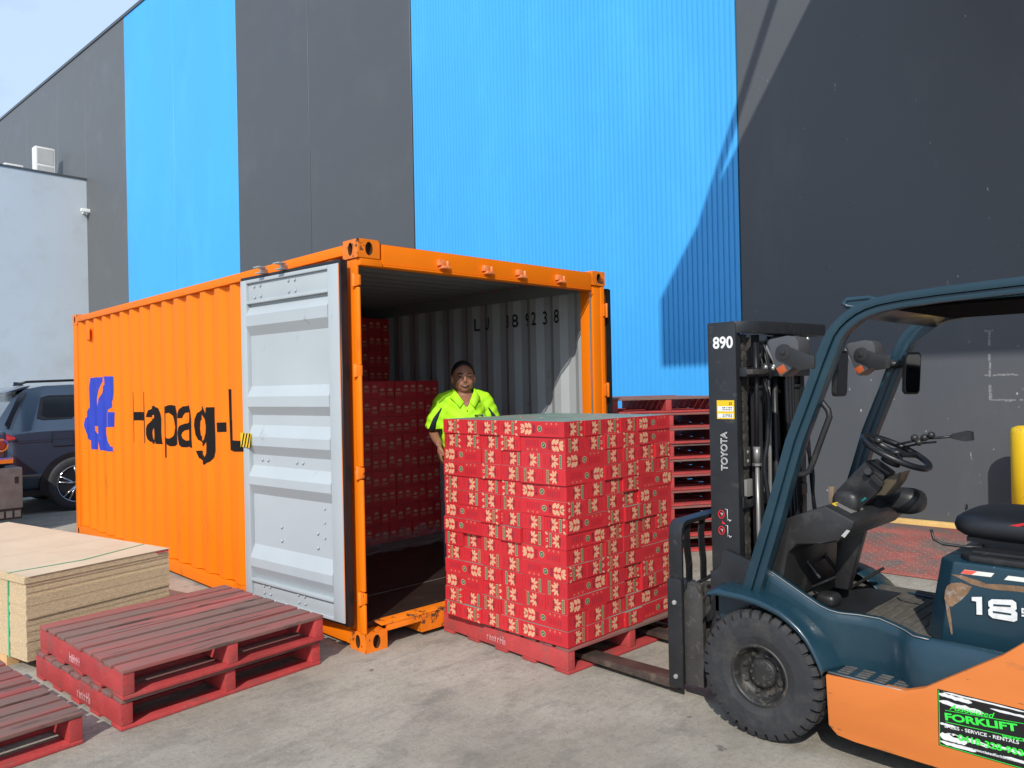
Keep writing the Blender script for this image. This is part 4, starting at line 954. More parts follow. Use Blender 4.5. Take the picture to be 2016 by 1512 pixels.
# numerals 18 on the hood
polyx('hood_numeral', [(-3.158,.764),(-3.194,.771),(-3.194,.700),(-3.174,.697),(-3.174,.749),(-3.158,.749)], .7785, M_dwhite, hood)
polyx('hood_numeral', [(-3.216,.757),(-3.228,.768),(-3.298,.778),(-3.311,.770),(-3.312,.745),(-3.306,.738),(-3.314,.730),(-3.313,.702),(-3.302,.694),(-3.230,.694),(-3.216,.704),(-3.215,.724),(-3.222,.733),(-3.216,.740)], .7785, M_dwhite, hood)
polyx('hood_numeral', [(-3.234,.750),(-3.293,.757),(-3.293,.750),(-3.234,.743)], .7765, M_teal, hood); polyx('hood_numeral', [(-3.232,.723),(-3.294,.725),(-3.294,.718),(-3.232,.716)], .7765, M_teal, hood)
polyx('hood_numeral', [(-3.328,.752),(-3.372,.756),(-3.372,.75),(-3.334,.746),(-3.334,.738),(-3.372,.741),(-3.372,.722),(-3.328,.72),(-3.328,.727),(-3.364,.729),(-3.364,.735),(-3.328,.732)], .7785, M_dwhite, hood)
# the rusty bare patch along the hood edge (follows its slightly leaning side)
def hx(z): return .780+.018*(z-.555)/.338-.0012
def lean(name, pts, m):
    b = bmesh.new(); vs = [b.verts.new((hx(z),y,z)) for y,z in pts]; b.faces.new(vs); b.transform(wm(hood).inverted()); me = bpy.data.meshes.new(name); b.to_mesh(me); b.free(); me.materials.append(m)
    o = bpy.data.objects.new(name, me); C.objects.link(o); o.parent = hood
lean('rust_patch', [(-3.066,.792),(-3.082,.804),(-3.116,.812),(-3.155,.803),(-3.143,.776),(-3.116,.741),(-3.082,.708),(-3.066,.712),(-3.054,.736),(-3.058,.773)], M_rust)
lean('rust_patch', [(-3.078,.840),(-3.120,.842),(-3.175,.831),(-3.206,.822),(-3.267,.829),(-3.4,.836),(-3.4,.812),(-3.30,.809),(-3.242,.804),(-3.190,.806),(-3.150,.812),(-3.130,.822)], M_rust)
lean('rust_patch', [(-3.056,.735),(-3.074,.705),(-3.080,.66),(-3.085,.600),(-3.079,.596),(-3.066,.665)], M_rust)
M_refl = mat('reflector_strip', (.74,.72,.66), .4, var=.08, vs=30)
for i,(a,c_) in enumerate(((-3.115,-3.235),(-3.268,-3.42))):
    lean('reflector_strip', [(a,.848),(a-.014,.866),(c_,.868),(c_+.012,.851)], M_refl)
lean('reflector_strip', [(-3.116,.8492),(-3.129,.8652),(-3.175,.8660),(-3.155,.8500)], mat('reflector_red',(.75,.10,.06),.4)); 
for o in hood.children:
    if o.name.startswith('reflector') and len(o.data.vertices)==4 and o.data.materials[0].name=='reflector_red': o.location.x = -.0008
# seat
b = MB(); prof = []
def cushion(b, x0,x1,y0,y1,z0,z1,e=.32,nu=28,nv=10):
    cx,cy,cz=(x0+x1)/2,(y0+y1)/2,(z0+z1)/2; vs=[]
    sg=lambda v,p: math.copysign(abs(v)**p,v)
    for i in range(nv+1):
        t=-math.pi/2+math.pi*i/nv
        for j in range(nu):
            a=2*math.pi*j/nu; vs.append((cx+(x1-x0)/2*sg(math.cos(t),.5)*sg(math.cos(a),e),cy+(y1-y0)/2*sg(math.cos(t),.5)*sg(math.sin(a),e),cz+(z1-z0)/2*sg(math.sin(t),.8)))
    b.add(vs,[(i*nu+j,i*nu+(j+1)%nu,(i+1)*nu+(j+1)%nu,(i+1)*nu+j) for i in range(nv) for j in range(nu)],0,None,True)
seat = thing('seat', None, None); seat.parent = F; seat.location = (0,-.4,.95); 
b = MB(); cushion(b,.885,1.375,-3.60,-3.035,.958,1.085,.45); b.build('seat_cushion', M_seat, seat)
b = MB(); cushion(b,.90,1.36,-3.70,-3.56,1.03,1.56,.45); b.build('backrest', M_seat, seat)
b = MB(); b.box(.94,1.32,-3.55,-3.10,.9551,.975); b.build('seat_pan', M_mast, seat)
b = MB(); b.add([(.893,-3.26,1.045),(.893,-3.275,1.036),(.888,-3.335,1.060),(.888,-3.335,1.068)],[(0,1,2,3)]); b.build('belt_tag', mat('red_webbing',(.6,.02,.03),.6), seat)
b = MB(); b.tube([(.93,-3.16,.94),(.915,-3.10,.936),(.905,-3.02,.938),(.900,-2.985,.955),(.900,-2.975,.995)],.0065,n=8); fb('seat_lever', b, M_mast)
b = MB(); b.tube([(1.0+.012*math.cos(R(a)),-3.085,1.088+.012*math.sin(R(a))) for a in range(-40,260,30)],.003,n=6); b.build('seat_ring', M_mast, seat)
# dashboard cowl
cow = [(-2.285,.70),(-2.34,.967),(-2.415,1.010),(-2.567,1.073),(-2.700,1.015),(-2.690,.985),(-2.622,.914),(-2.55,.895),(-2.44,.880),(-2.40,.84),(-2.375,.72),(-2.37,.60),(-2.30,.60)]
b = MB(); b.prism(cow,'x',.752,1.49); bm = b.bm
for v in bm.verts:
    if v.co.x < .8 and v.co.y < -2.5: v.co.x += .03
cowl = fb('dash_cowl', b, M_plas, bev=.012)
b = MB(); b.add([(.80,-2.588,1.0725),(.80,-2.612,1.061),(.98,-2.620,1.061),(.98,-2.596,1.0725)],[(0,1,2,3)])
b = MB(); b.prism([(-2.578,1.0705),(-2.655,1.036),(-2.656,1.039),(-2.579,1.0735)],'x',.86,1.0); fb('dash_decal', b, mat('decal_grey',(.20,.19,.18),.5), cowl)
b = MB(); b.prism([(-2.571,1.073),(-2.590,1.064),(-2.591,1.067),(-2.572,1.076)],'x',.85,1.0); fb('dash_decal', b, M_yellow, cowl)
b = MB(); b.prism([(-2.640,.945),(-2.665,.975),(-2.680,.972),(-2.655,.938)],'x',.779,.7815); fb('dash_decal', b, mat('decal_pale',(.42,.42,.40),.5), cowl)
b = MB(); cushion(b,.90,.98,-2.665,-2.54,1.02,1.125,.7,20,8); fb('dash_grip', b, M_plas, bev=0)
b = MB(); b.box(.93,.965,-2.545,-2.52,1.06,1.14); fb('dash_clip', b, mat('dull_brass',(.2,.15,.1),.5), cowl, bev=.004)
b = MB(); cushion(b,1.30,1.47,-2.80,-2.58,.975,1.10,.6,22,9); fb('instrument_panel', b, M_plas)
# steering column, wheel, key, levers
b = MB(); b.prism([(-2.650,1.262),(-2.737,1.200),(-2.715,1.130),(-2.640,1.050),(-2.575,1.0),(-2.50,1.06),(-2.505,1.105)],'x',1.045,1.195); b.prism([(-2.58,1.05),(-2.635,.98),(-2.535,.62),(-2.47,.62),(-2.50,1.04)],'x',1.09,1.15); colm = fb('steering_column', b, M_plas, bev=.010)
b = MB(); b.prism([(-2.665,1.10),(-2.74,1.185),(-2.80,1.215),(-2.78,1.165),(-2.73,1.10)],'x',1.06,1.20); fb('column_cover', b, mat('column_brown',(.075,.058,.035),.5), colm, bev=.006)
wc = Vector((1.12,-2.762,1.302)); wn = Vector((0,-.455,.89)).normalized(); wx = Vector((1,0,0)); wy = wn.cross(wx).normalized()
b = MB(); b.tube([wc+wx*.152*math.cos(2*math.pi*i/40)+wy*.152*math.sin(2*math.pi*i/40) for i in range(40)],.0150,n=10,closed=True)
sw = fb('steering_wheel', b, M_seat)
b = MB(); b.cyl(wc-wn*.06,wc-wn*.01,.045,.038,18); b.ball(wc-wn*.002,(.036,.036,.02))
for a in (95,215,335): b.tube([wc-wn*.008, wc+(wx*math.cos(R(a))+wy*math.sin(R(a)))*.148],[.016,.009],n=8,flat=.5)
fb('steering_hub', b, M_seat, sw)
b = MB(); b.ball(wc+wx*-.11+wy*.06+wn*.035,(.019,.019,.017)); b.cyl(wc+wx*-.11+wy*.06,wc+wx*-.11+wy*.06+wn*.03,.007,n=8); fb('spinner_knob', b, M_plas, sw)
b = MB(); b.cyl((1.044,-2.668,1.205),(1.012,-2.672,1.215),.022,.016,14)
for k in range(4): b.cyl((1.035,-2.695-.010*k,1.19-.009*k),(1.015,-2.695-.010*k,1.188-.009*k),.014,.012,10)
fb('column_switch', b, M_plas, colm)
b = MB(); b.box(1.03,1.06,-2.625,-2.600,1.03,1.065); b.cyl((1.045,-2.62,1.06),(1.045,-2.65,1.085),.007,n=6); fb('ignition_key', b, mat('teal_plastic',(.01,.16,.17),.4), colm, bev=.006)
lx = 1.22
b = MB(); b.tube([(lx,-2.72,1.325),(lx,-2.81,1.350),(lx,-2.86,1.362),(lx,-2.92,1.368),(lx,-2.975,1.376)],.006,n=6); b.tube([(lx+.02,-2.75,1.315),(lx+.02,-2.84,1.338),(lx+.02,-2.90,1.345)],.005,n=6)
for y,z in ((-2.812,1.363),(-2.83,1.343),(-2.855,1.365),(-2.885,1.378)): b.ball((lx,y,z),.017)
b.prism([(-2.975,1.388),(-2.975,1.366),(-3.03,1.355),(-3.058,1.36),(-3.055,1.398),(-3.03,1.402)],'x',lx-.02,lx+.02)
fb('hydraulic_lever', b, M_plas)
# pedals
b = MB()
M1 = Matrix.Translation((1.36,-2.50,.60)) @ Matrix.Rotation(R(-38),4,'X'); b.box(-.035,.035,-.13,.09,0,.014,M=M1); acc = fb('accelerator_pedal', b, M_plas, bev=.004)
b = MB(); M1 = Matrix.Translation((1.20,-2.46,.665)) @ Matrix.Rotation(R(-30),4,'X'); b.box(-.055,.055,-.05,.04,0,.012,M=M1); b.tube([(1.2,-2.44,.68),(1.2,-2.38,.75),(1.2,-2.36,.86)],.010,n=8); fb('brake_pedal', b, M_plas, bev=.004)
b = MB(); M1 = Matrix.Translation((1.00,-2.46,.66)) @ Matrix.Rotation(R(-30),4,'X'); b.box(-.05,.05,-.05,.04,0,.012,M=M1); b.tube([(1.0,-2.44,.68),(1.0,-2.38,.75),(1.0,-2.36,.86)],.010,n=8); fb('brake_pedal', b, M_plas, bev=.004)
b = MB(); cushion(b,.95,1.06,-2.53,-2.43,.553,.62,.6,18,8); fb('pedal_box', b, M_plas)
# overhead guard
outer = [(-2.215,.640),(-2.330,.985),(-2.400,1.20),(-2.455,1.379),(-2.538,1.581),(-2.601,1.744),(-2.628,1.808),(-2.653,1.856),(-2.683,1.892),(-2.719,1.923),(-2.760,1.951),(-2.806,1.971),(-2.86,1.984),(-2.95,1.994),(-3.10,2.003),(-3.386,2.012),(-4.20,2.03)]
inner = [(-2.300,.640),(-2.411,.985),(-2.475,1.20),(-2.528,1.365),(-2.606,1.56),(-2.662,1.70),(-2.690,1.765),(-2.708,1.812),(-2.730,1.846),(-2.760,1.874),(-2.795,1.897),(-2.836,1.914),(-2.88,1.926),(-2.96,1.936),(-3.10,1.944),(-3.386,1.952),(-4.20,1.968)]
def mixp(t): return [(a[0]*(1-t)+c[0]*t, a[1]*(1-t)+c[1]*t) for a,c in zip(outer,inner)]
def rail(x0, x1, t0, t1, mb):
    A, Bq = mixp(t0), mixp(t1); n = len(A); vs = []
    for (y0,z0),(y1,z1) in zip(A,Bq): vs += [(x0,y0,z0),(x1,y0,z0),(x1,y1,z1),(x0,y1,z1)]
    fs = [(i*4+k,(i+1)*4+k,(i+1)*4+(k+1)%4,i*4+(k+1)%4) for i in range(n-1) for k in range(4)]+[(0,1,2,3),tuple(range(4*n-1,4*n-5,-1))]
    mb.add(vs, fs)
for s in (0,1):
    X = (lambda x: x) if s==0 else (lambda x: 2.22-x)
    b = MB()
    xs_ = sorted((X(.640),X(.705))); rail(xs_[0],xs_[1],0,.52,b)
    xs_ = sorted((X(.652),X(.712))); rail(xs_[0],xs_[1],.56,1,b); xs_ = sorted((X(.662),X(.70))); rail(xs_[0],xs_[1],.53,.55,b)
    fb('guard_pillar', b, M_teal, bev=.006)
    b = MB(); x0, x1 = sorted((X(.645),X(.71))); b.prism([(-4.12,.95),(-4.06,.95),(-4.02,1.96),(-4.09,1.96)],'x',x0,x1); fb('guard_pillar', b, M_teal, bev=.006)
b = MB(); b.box(.713,1.507,-4.15,-2.90,1.935,1.947); fb('guard_roof', b, mat('roof_underside_black',(.004,.004,.005),.95,spec=.05))
for k in range(8):
    b = MB(); x = .78+k*.095; b.box(x-.012,x+.012,-4.1,-2.86,1.948,1.99); fb('guard_bar', b, M_teal, bev=.003)
b = MB(); b.prism([(-2.80,1.90),(-2.80,1.955),(-2.86,1.975),(-2.90,1.945),(-2.86,1.925)],'x',.713,1.507); fb('guard_crossbar', b, M_teal, bev=.004)
b = MB(); b.tube([(.99,-2.80,1.95),(1.0,-2.68,1.975),(1.0,-2.60,1.99),(.99,-2.585,2.005),(1.0,-2.60,2.022),(1.0,-2.70,2.022),(1.0,-2.82,1.99)],.012,n=8); b.box(.995,1.005,-2.75,-2.60,1.985,2.015); fb('guard_bracket', b, M_teal)
b = MB(); b.prism([(-2.70,1.80),(-2.84,1.905),(-2.80,1.92),(-2.71,1.86)],'x',1.50,1.508); fb('guard_gusset', b, M_teal)
# grab handle
b = MB(); b.tube([(.70,-2.545,1.60),(.72,-2.585,1.555),(.722,-2.618,1.512),(.722,-2.624,1.48),(.722,-2.600,1.42),(.72,-2.545,1.275),(.72,-2.528,1.235),(.72,-2.50,1.218),(.70,-2.42,1.213)],.0135,n=10,flat=1); fb('grab_handle', b, M_plas)
# work lights and mirrors
def lamp(x0, dy, name='headlight'):
    b = MB(); b.prism([(-2.372+dy,1.824),(-2.385+dy,1.838),(-2.47+dy,1.850),(-2.508+dy,1.842),(-2.522+dy,1.815),(-2.524+dy,1.77),(-2.505+dy,1.71),(-2.44+dy,1.664),(-2.428+dy,1.668)],'x',x0-.045,x0+.075); h = fb(name, b, mat('lamp_housing',(.075,.075,.078),.38,var=.1) if 'lamp_housing' not in bpy.data.materials else bpy.data.materials['lamp_housing'], bev=.012)
    b = MB(); b.prism([(-2.414+dy,1.703),(-2.452+dy,1.722),(-2.468+dy,1.690),(-2.436+dy,1.672)],'x',x0-.0475,x0+.076); fb('indicator_lens', b, M_amber, h, bev=.004)
    b = MB(); b.prism([(-2.368+dy,1.815),(-2.362+dy,1.80),(-2.418+dy,1.69),(-2.424+dy,1.70)],'x',x0-.035,x0+.065); fb('lamp_lens', b, M_pipe, h)
    b = MB(); b.cyl((x0-.058,-2.455+dy,1.775),(x0-.046,-2.455+dy,1.775),.036,.038,20); b.cyl((x0-.064,-2.455+dy,1.775),(x0-.058,-2.455+dy,1.775),.012,.012,12)
    b.prism([(-2.450+dy,1.811),(-2.430+dy,1.752),(-2.53+dy,1.690),(-2.60+dy,1.700),(-2.60+dy,1.750)],'x',x0-.056,x0-.048); fb('lamp_bracket', b, M_plas, h, bev=.002)
lamp(.69,0); lamp(1.50,-.03)
b = MB(); b.tube([(1.50,-2.56,1.73),(1.50,-2.62,1.72),(1.51,-2.67,1.715)],.02,n=8); b.ball((1.50,-2.60,1.725),.028); fb('lamp_arm', b, M_plas)
def mirror(x, y, z, rz, tilt):
    M = Matrix.Translation((x,y,z)) @ Matrix.Rotation(rz,4,'Z') @ Matrix.Rotation(tilt,4,'X')
    b = MB(); pts = [(-.040,-.088),(-.030,-.104),(.030,-.104),(.040,-.088),(.042,.088),(.032,.106),(-.032,.106),(-.042,.088)]
    b.prism(pts,'y',0,.028,M=M); h = fb('mirror', b, M_plas, bev=.006)
    b = MB(); b.prism([(p*.84,q*.90) for p,q in pts],'y',-.0025,-.0005,M=M); fb('mirror_glass', b, M_mir, h)
    return M
mirror(.86,-2.628,1.672,R(-14),R(3)); mirror(1.42,-2.745,1.668,R(-44),R(6))
b = MB(); b.tube([(.712,-2.60,1.715),(.79,-2.61,1.705),(.85,-2.615,1.690)],.0055,n=6); fb('mirror_arm', b, M_pipe)
b = MB(); b.tube([(1.51,-2.68,1.70),(1.46,-2.70,1.69),(1.43,-2.715,1.68)],.008,n=6); fb('mirror_arm', b, M_plas)
# wheels
def tyre(mb, o, Rr, w, rim, nl=36, side=-1):
    """lathe with lugs; axis x, outer face towards side"""
    o = Vector(o); vs = []; rings = []
    def ring(an, lug):
        d = 0 if lug else .020; ds = 0 if lug else .028
        prof = [(w*.42,rim),(w*.49,rim+.04),(w*.5,Rr*.80),(w*.485,Rr*.90-ds*.2),(w*.45,Rr*.965-ds),(w*.36,Rr*.998-ds),(w*.10,Rr-d*.55),(w*.06,Rr-.012),(-w*.06,Rr-.012),(-w*.10,Rr-d*.55),(-w*.36,Rr*.998-ds),(-w*.45,Rr*.965-ds),(-w*.485,Rr*.90-ds*.2),(-w*.5,Rr*.80),(-w*.49,rim+.04),(-w*.42,rim)]
        return [o+Vector((a, math.cos(an)*r, math.sin(an)*r)) for a,r in prof]
    for k in range(nl):
        a0 = 2*math.pi*k/nl; da = 2*math.pi/nl
        for t, lg in ((0,1),(.36,1),(.70,1),(.72,0),(.98,0)): rings.append(ring(a0+da*t, lg))
    m = len(rings[0]); n = len(rings); vs = [p for r_ in rings for p in r_]
    mb.add(vs, [(i*m+j,((i+1)%n)*m+j,((i+1)%n)*m+j+1,i*m+j+1) for i in range(n) for j in range(m-1)], 0, None, False)
def wheel(o, Rr, w, rim, side=-1, nl=36):
    b = MB(); tyre(b, o, Rr, w, rim, nl); t = fb('wheel', b, M_rub, merge=True)
    s = side; e = w/2
    b = MB(); b.lathe([(s*e*.86,rim+.004),(s*e*.92,rim+.001),(s*e*.93,rim-.006),(s*e*.84,rim-.013),(s*e*.50,rim-.020),(s*e*.28,rim-.036),(s*e*.24,rim*.52),(s*e*.30,rim*.50),(s*e*.50,rim*.47),(s*e*.56,rim*.42),(s*e*.575,rim*.18),(s*e*.56,0)],o,'x',44); r_ = fb('rim', b, M_rim, t)
    b = MB(); b.lathe([(s*e*.87,rim+.0045),(s*e*.935,rim+.0015),(s*e*.935,rim-.001)],o,'x',44)
    for k in range(8):
        a = 2*math.pi*k/8+.3; c = Vector(o)+Vector((s*e*.25,math.cos(a)*rim*.66,math.sin(a)*rim*.66)); q = c+Vector((s*.02,0,0)); b.cyl(c,q,.011,.011,6); b.cyl(q,q+Vector((s*.008,0,0)),.006,.005,8)
    for k in range(10):
        a = 2*math.pi*k/10; c = Vector(o)+Vector((s*e*.555,math.cos(a)*rim*.36,math.sin(a)*rim*.36)); b.cyl(c,c+Vector((s*.007,0,0)),.007,.006,6)
    fb('wheel_bolts', b, M_mastg, r_)
    return t
wheel((.660,-2.330,.2945),.2945,.178,.138,-1,34); wheel((1.580,-2.330,.2945),.2945,.178,.138,1,34)
wheel((.690,-3.90,.235),.235,.15,.11,-1,30); wheel((1.55,-3.90,.235),.235,.15,.11,1,30)
b = MB(); b.cyl((.75,-2.33,.2945),(1.49,-2.33,.2945),.05,n=14); b.cyl((.76,-3.90,.235),(1.48,-3.90,.235),.035,n=12); fb('axle', b, M_mast)
for a, tx in ((R(95),'PNEU'),):
    pass
# mast
mast = thing('mast', None, None); mast.parent = F; mast.location = (0,.95,0)
def mbld(name, b, m=M_mast, bev=.002): return b.build(name, m, mast, bevel=bev)
for s in (0,1):
    X = (lambda x: x) if s==0 else (lambda x: 2.24-x)
    b = MB(); P = [(X(.748),-2.155),(X(.748),-2.000),(X(.800),-2.000),(X(.800),-2.018),(X(.768),-2.020),(X(.768),-2.135),(X(.800),-2.137),(X(.800),-2.155)]
    b.prism(P,'z',.09,1.935); mbld('outer_rail', b)
    b = MB(); P = [(X(.802),-2.115),(X(.802),-1.975),(X(.850),-1.975),(X(.850),-1.990),(X(.818),-1.992),(X(.818),-2.098),(X(.850),-2.100),(X(.850),-2.115)]
    b.prism(P,'z',.07,1.90); mbld('inner_rail', b, M_mastg)
b = MB(); top = [(.748,-2.000),(.750,-2.150),(.785,-2.190),(.90,-2.235),(1.10,-2.268),(1.30,-2.290),(1.44,-2.300),(1.492,-2.280),(1.500,-2.20),(1.492,-2.000)]
inn_ = [(.778,-2.000),(.780,-2.140),(.805,-2.165),(.91,-2.205),(1.10,-2.236),(1.30,-2.258),(1.43,-2.266),(1.460,-2.25),(1.465,-2.19),(1.462,-2.000)]
vs = []; n = len(top)
for (x0,y0),(x1,y1) in zip(top,inn_): vs += [(x0,y0,1.885),(x0,y0,1.9445),(x1,y1,1.9445),(x1,y1,1.885)]
b.add(vs, [(i*4+k,(i+1)*4+k,(i+1)*4+(k+1)%4,i*4+(k+1)%4) for i in range(n-1) for k in range(4)]+[(0,1,2,3),(4*n-1,4*n-2,4*n-3,4*n-4)])
b.box(.80,1.44,-2.13,-1.99,1.905,1.94); mbld('top_crossmember', b, bev=.004)
for r4 in ((-2.20,-2.157,1.67,1.715),(-2.19,-2.158,.18,.30),(-2.17,-2.158,1.02,1.08)):
    b = MB(); b.box(.77,1.47,*r4); mbld('crossmember', b, bev=.004)
b = MB(); b.cyl((1.12,-2.08,.12),(1.12,-2.08,1.30),.052,n=24); b.cyl((1.12,-2.08,1.30),(1.12,-2.08,1.33),.058,n=24); b.cyl((1.12,-2.08,1.33),(1.12,-2.08,1.86),.030,n=16); mbld('lift_cylinder', b, bev=0)
M_matt = mat('matt_black_tube', (.012,.012,.013), .75, spec=.25)
b = MB(); b.box(.99,1.44,-2.062,-2.056,.60,1.86); mbld('mast_guard_plate', b, M_matt)
for x in (1.07,1.15,1.29,1.385):
    b = MB(); b.cyl((x,-2.15,.40),(x,-2.15,1.84),.016,n=12); mbld('mast_tube', b, M_mast, bev=0)
for x in (.915,1.335):
    b = MB(); b.cyl((x,-2.17,.15),(x,-2.17,1.62),.028,n=20); b.cyl((x,-2.17,1.62),(x,-2.17,1.88),.020,n=14); b.cyl((x,-2.17,1.605),(x,-2.17,1.625),.033,n=20); mbld('side_cylinder', b, M_matt, bev=0)
b = MB(); b.tube([(.880,-2.19,1.84),(.874,-2.195,1.6),(.872,-2.19,1.285)],.012,n=8); mbld('hose', b, M_gasket, bev=0)
b = MB(); b.tube([(.872,-2.19,1.285),(.872,-2.19,.85),(.880,-2.22,.78),(.905,-2.28,.72)],.0105,n=10); b.cyl((.872,-2.19,1.24),(.872,-2.19,1.32),.017,n=12); b.cyl((.872,-2.19,1.225),(.872,-2.19,1.238),.022,n=6); mbld('hydraulic_pipe', b, M_pipe, bev=0)
b = MB(); b.tube([(1.02,-2.175,1.83),(1.02,-2.185,1.5),(1.02,-2.18,1.0),(1.02,-2.17,.6)],.010,n=8); mbld('hydraulic_pipe', b, M_pipe, bev=0)
def hose(pts, r=.012, name='hose'):
    b = MB(); P = [Vector(p) for p in pts]; out = []
    for i in range(len(P)-1):
        p0, p1, p2, p3 = P[max(i-1,0)], P[i], P[i+1], P[min(i+2,len(P)-1)]
        for k in range(6):
            t = k/6; out.append(.5*((2*p1)+(p2-p0)*t+(2*p0-5*p1+4*p2-p3)*t*t+(3*p1-p0-3*p2+p3)*t**3))
    out.append(P[-1]); b.tube(out, r, n=8); mbld(name, b, M_gasket, bev=0)
hose([(.95,-2.19,1.66),(.955,-2.215,1.55),(.945,-2.21,1.35),(.925,-2.20,1.22),(.935,-2.215,1.05),(.96,-2.22,.85),(.99,-2.23,.65)])
hose([(1.20,-2.19,1.75),(1.21,-2.19,1.4),(1.20,-2.2,1.0),(1.17,-2.22,.7)]); hose([(1.235,-2.19,1.75),(1.245,-2.19,1.4),(1.24,-2.2,1.0),(1.22,-2.22,.7)]); hose([(1.27,-2.19,1.75),(1.28,-2.19,1.3),(1.28,-2.2,.9),(1.25,-2.23,.68)])
hose([(1.40,-2.20,1.3),(1.43,-2.22,1.15),(1.415,-2.225,1.0),(1.445,-2.23,.82),(1.43,-2.24,.7)], .009); hose([(1.445,-2.19,1.35),(1.452,-2.21,1.0),(1.47,-2.24,.8)], .010)
hose([(.975,-2.14,1.86),(.955,-2.20,1.82),(.955,-2.22,1.72),(.975,-2.215,1.66),(1.0,-2.18,1.68),(1.01,-2.14,1.80)], .007)
b = MB()
for k in range(62):
    z = .30+k*.0255; b.box(.822 if k%2 else .828,.866 if k%2 else .860,-2.150,-2.136,z,z+.0262)
mbld('lift_chain', b, M_mastg, bev=0)
for x_ in (.985,1.23):
    b = MB(); b.cyl((x_,-2.09,1.80),(x_+.025,-2.09,1.80),.075,n=24); mbld('chain_sheave', b, M_mastg, bev=.004)
b = MB(); b.box(.765,.90,-2.235,-2.20,1.680,1.705); b.box(.93,.99,-2.22,-2.19,1.685,1.735); mbld('stay_bracket', b, M_mastg, bev=.004)
b = MB()
for y,z,x in ((-2.236,1.715,.895),(-2.225,1.71,.99),(-2.225,1.72,1.0),(-2.16,1.295,.83),(-2.16,1.25,.83),(-2.16,1.13,.83),(-2.16,1.09,.83),(-2.27,1.865,1.15),(-2.275,1.865,1.28)): b.ball((x,y,z),(.012,.010,.012),nu=8,nv=5)
mbld('mast_bolt', b, M_steel, bev=0)
b = MB(); b.box(.80,.855,-2.165,-2.156,1.225,1.32); mbld('mast_plate', b, M_mastg); b = MB(); b.box(.80,.86,-2.170,-2.156,1.06,1.16); mbld('mast_plate', b, mat('cast_alloy',(.22,.21,.19),.5))
b = MB(); b.box(.975,.978,-2.232,-2.222,.90,1.13); mbld('warning_strip', b, mat('faded_pink',(.62,.20,.18),.6), bev=0)
b = MB(); b.prism([(-2.002,.50),(-2.002,.70),(-2.03,.705),(-2.06,.735),(-2.065,.80),(-2.09,.815),(-2.16,.80),(-2.24,.775),(-2.34,.750),(-2.34,.50)],'x',.722,.7475); b.prism([(-2.055,.615),(-2.10,.618),(-2.13,.633),(-2.115,.645),(-2.06,.635)],'x',.712,.7225); b.prism([(-2.02,.45),(-2.14,.45),(-2.26,.52),(-2.26,.42),(-2.14,.30),(-2.02,.30)],'x',.725,.7475); mbld('mast_bracket', b, bev=.006)
b = MB(); b.prism([(-2.060,.645),(-2.060,.52),(-2.075,.46),(-2.12,.45),(-2.30,.60),(-2.30,.645)],'x',.700,.710); mbld('fender_bracket', b, M_teal, bev=.003)
# mast lettering (faces the left side)
MX = .7472
text('mast_number','890',basis((MX,-2.030,1.815),(0,-1,0),(0,0,1)),.080,M_dwhite,mast,offset=.0022,wscale=.93)
text('mast_lettering','TOYOTA',basis((MX-.001,-2.098,1.205),(0,0,1),(0,1,0)),.050,M_dwhite,mast,outline=.0012,wscale=.93,space=1.0)
b = MB(); b.box(MX-.001,MX,-2.142,-2.046,1.462,1.555); dec = mbld('mast_decal', b, M_yellow, bev=0)
b = MB(); b.box(MX-.0018,MX-.0011,-2.136,-2.052,1.500,1.525); b.box(MX-.0018,MX-.0011,-2.136,-2.052,1.468,1.488); b.build('mast_decal', M_dwhite, dec)
b = MB(); r_ = random.Random(2)
for zz in (1.516,1.506,1.480,1.472,1.54,1.532):
    y = -2.075
    for k in range(6):
        y -= .009
        if (zz > 1.53 and k < 4): continue
        b.box(MX-.0025,MX-.0019,y,y+.005*r_.uniform(.5,1.3),zz,zz+.005)
b.build('mast_decal', M_black_paint, dec)
b = MB(); M_red = mat('sign_red',(.62,.02,.03),.5)
for z in (.985,.905):
    pts = [(MX-.001,-2.058+.016*math.cos(2*math.pi*i/20),z+.020*math.sin(2*math.pi*i/20)) for i in range(20)]; b.tube(pts,.0022,n=6,closed=True); b.tube([(MX-.001,-2.047,z+.014),(MX-.001,-2.069,z-.014)],.0018,n=6)
b.add([(MX-.0008,-2.062,.955),(MX-.0008,-2.082,.938),(MX-.0008,-2.062,.938)],[(0,1,2)]); b.build('mast_pictogram', M_red, mast)
b = MB()
for z in (.985,.905):
    b.tube([(MX-.001,-2.080,z+.028),(MX-.001,-2.092,z+.028),(MX-.001,-2.092,z-.028)],.0016,n=5); b.tube([(MX-.001,-2.098,z-.020),(MX-.001,-2.104,z-.030),(MX-.001,-2.112,z-.022)],.0018,n=5); b.tube([(MX-.001,-2.052,z+.006),(MX-.001,-2.064,z+.006),(MX-.001,-2.060,z-.008)],.0016,n=5)
b.build('mast_pictogram', M_dwhite, mast)
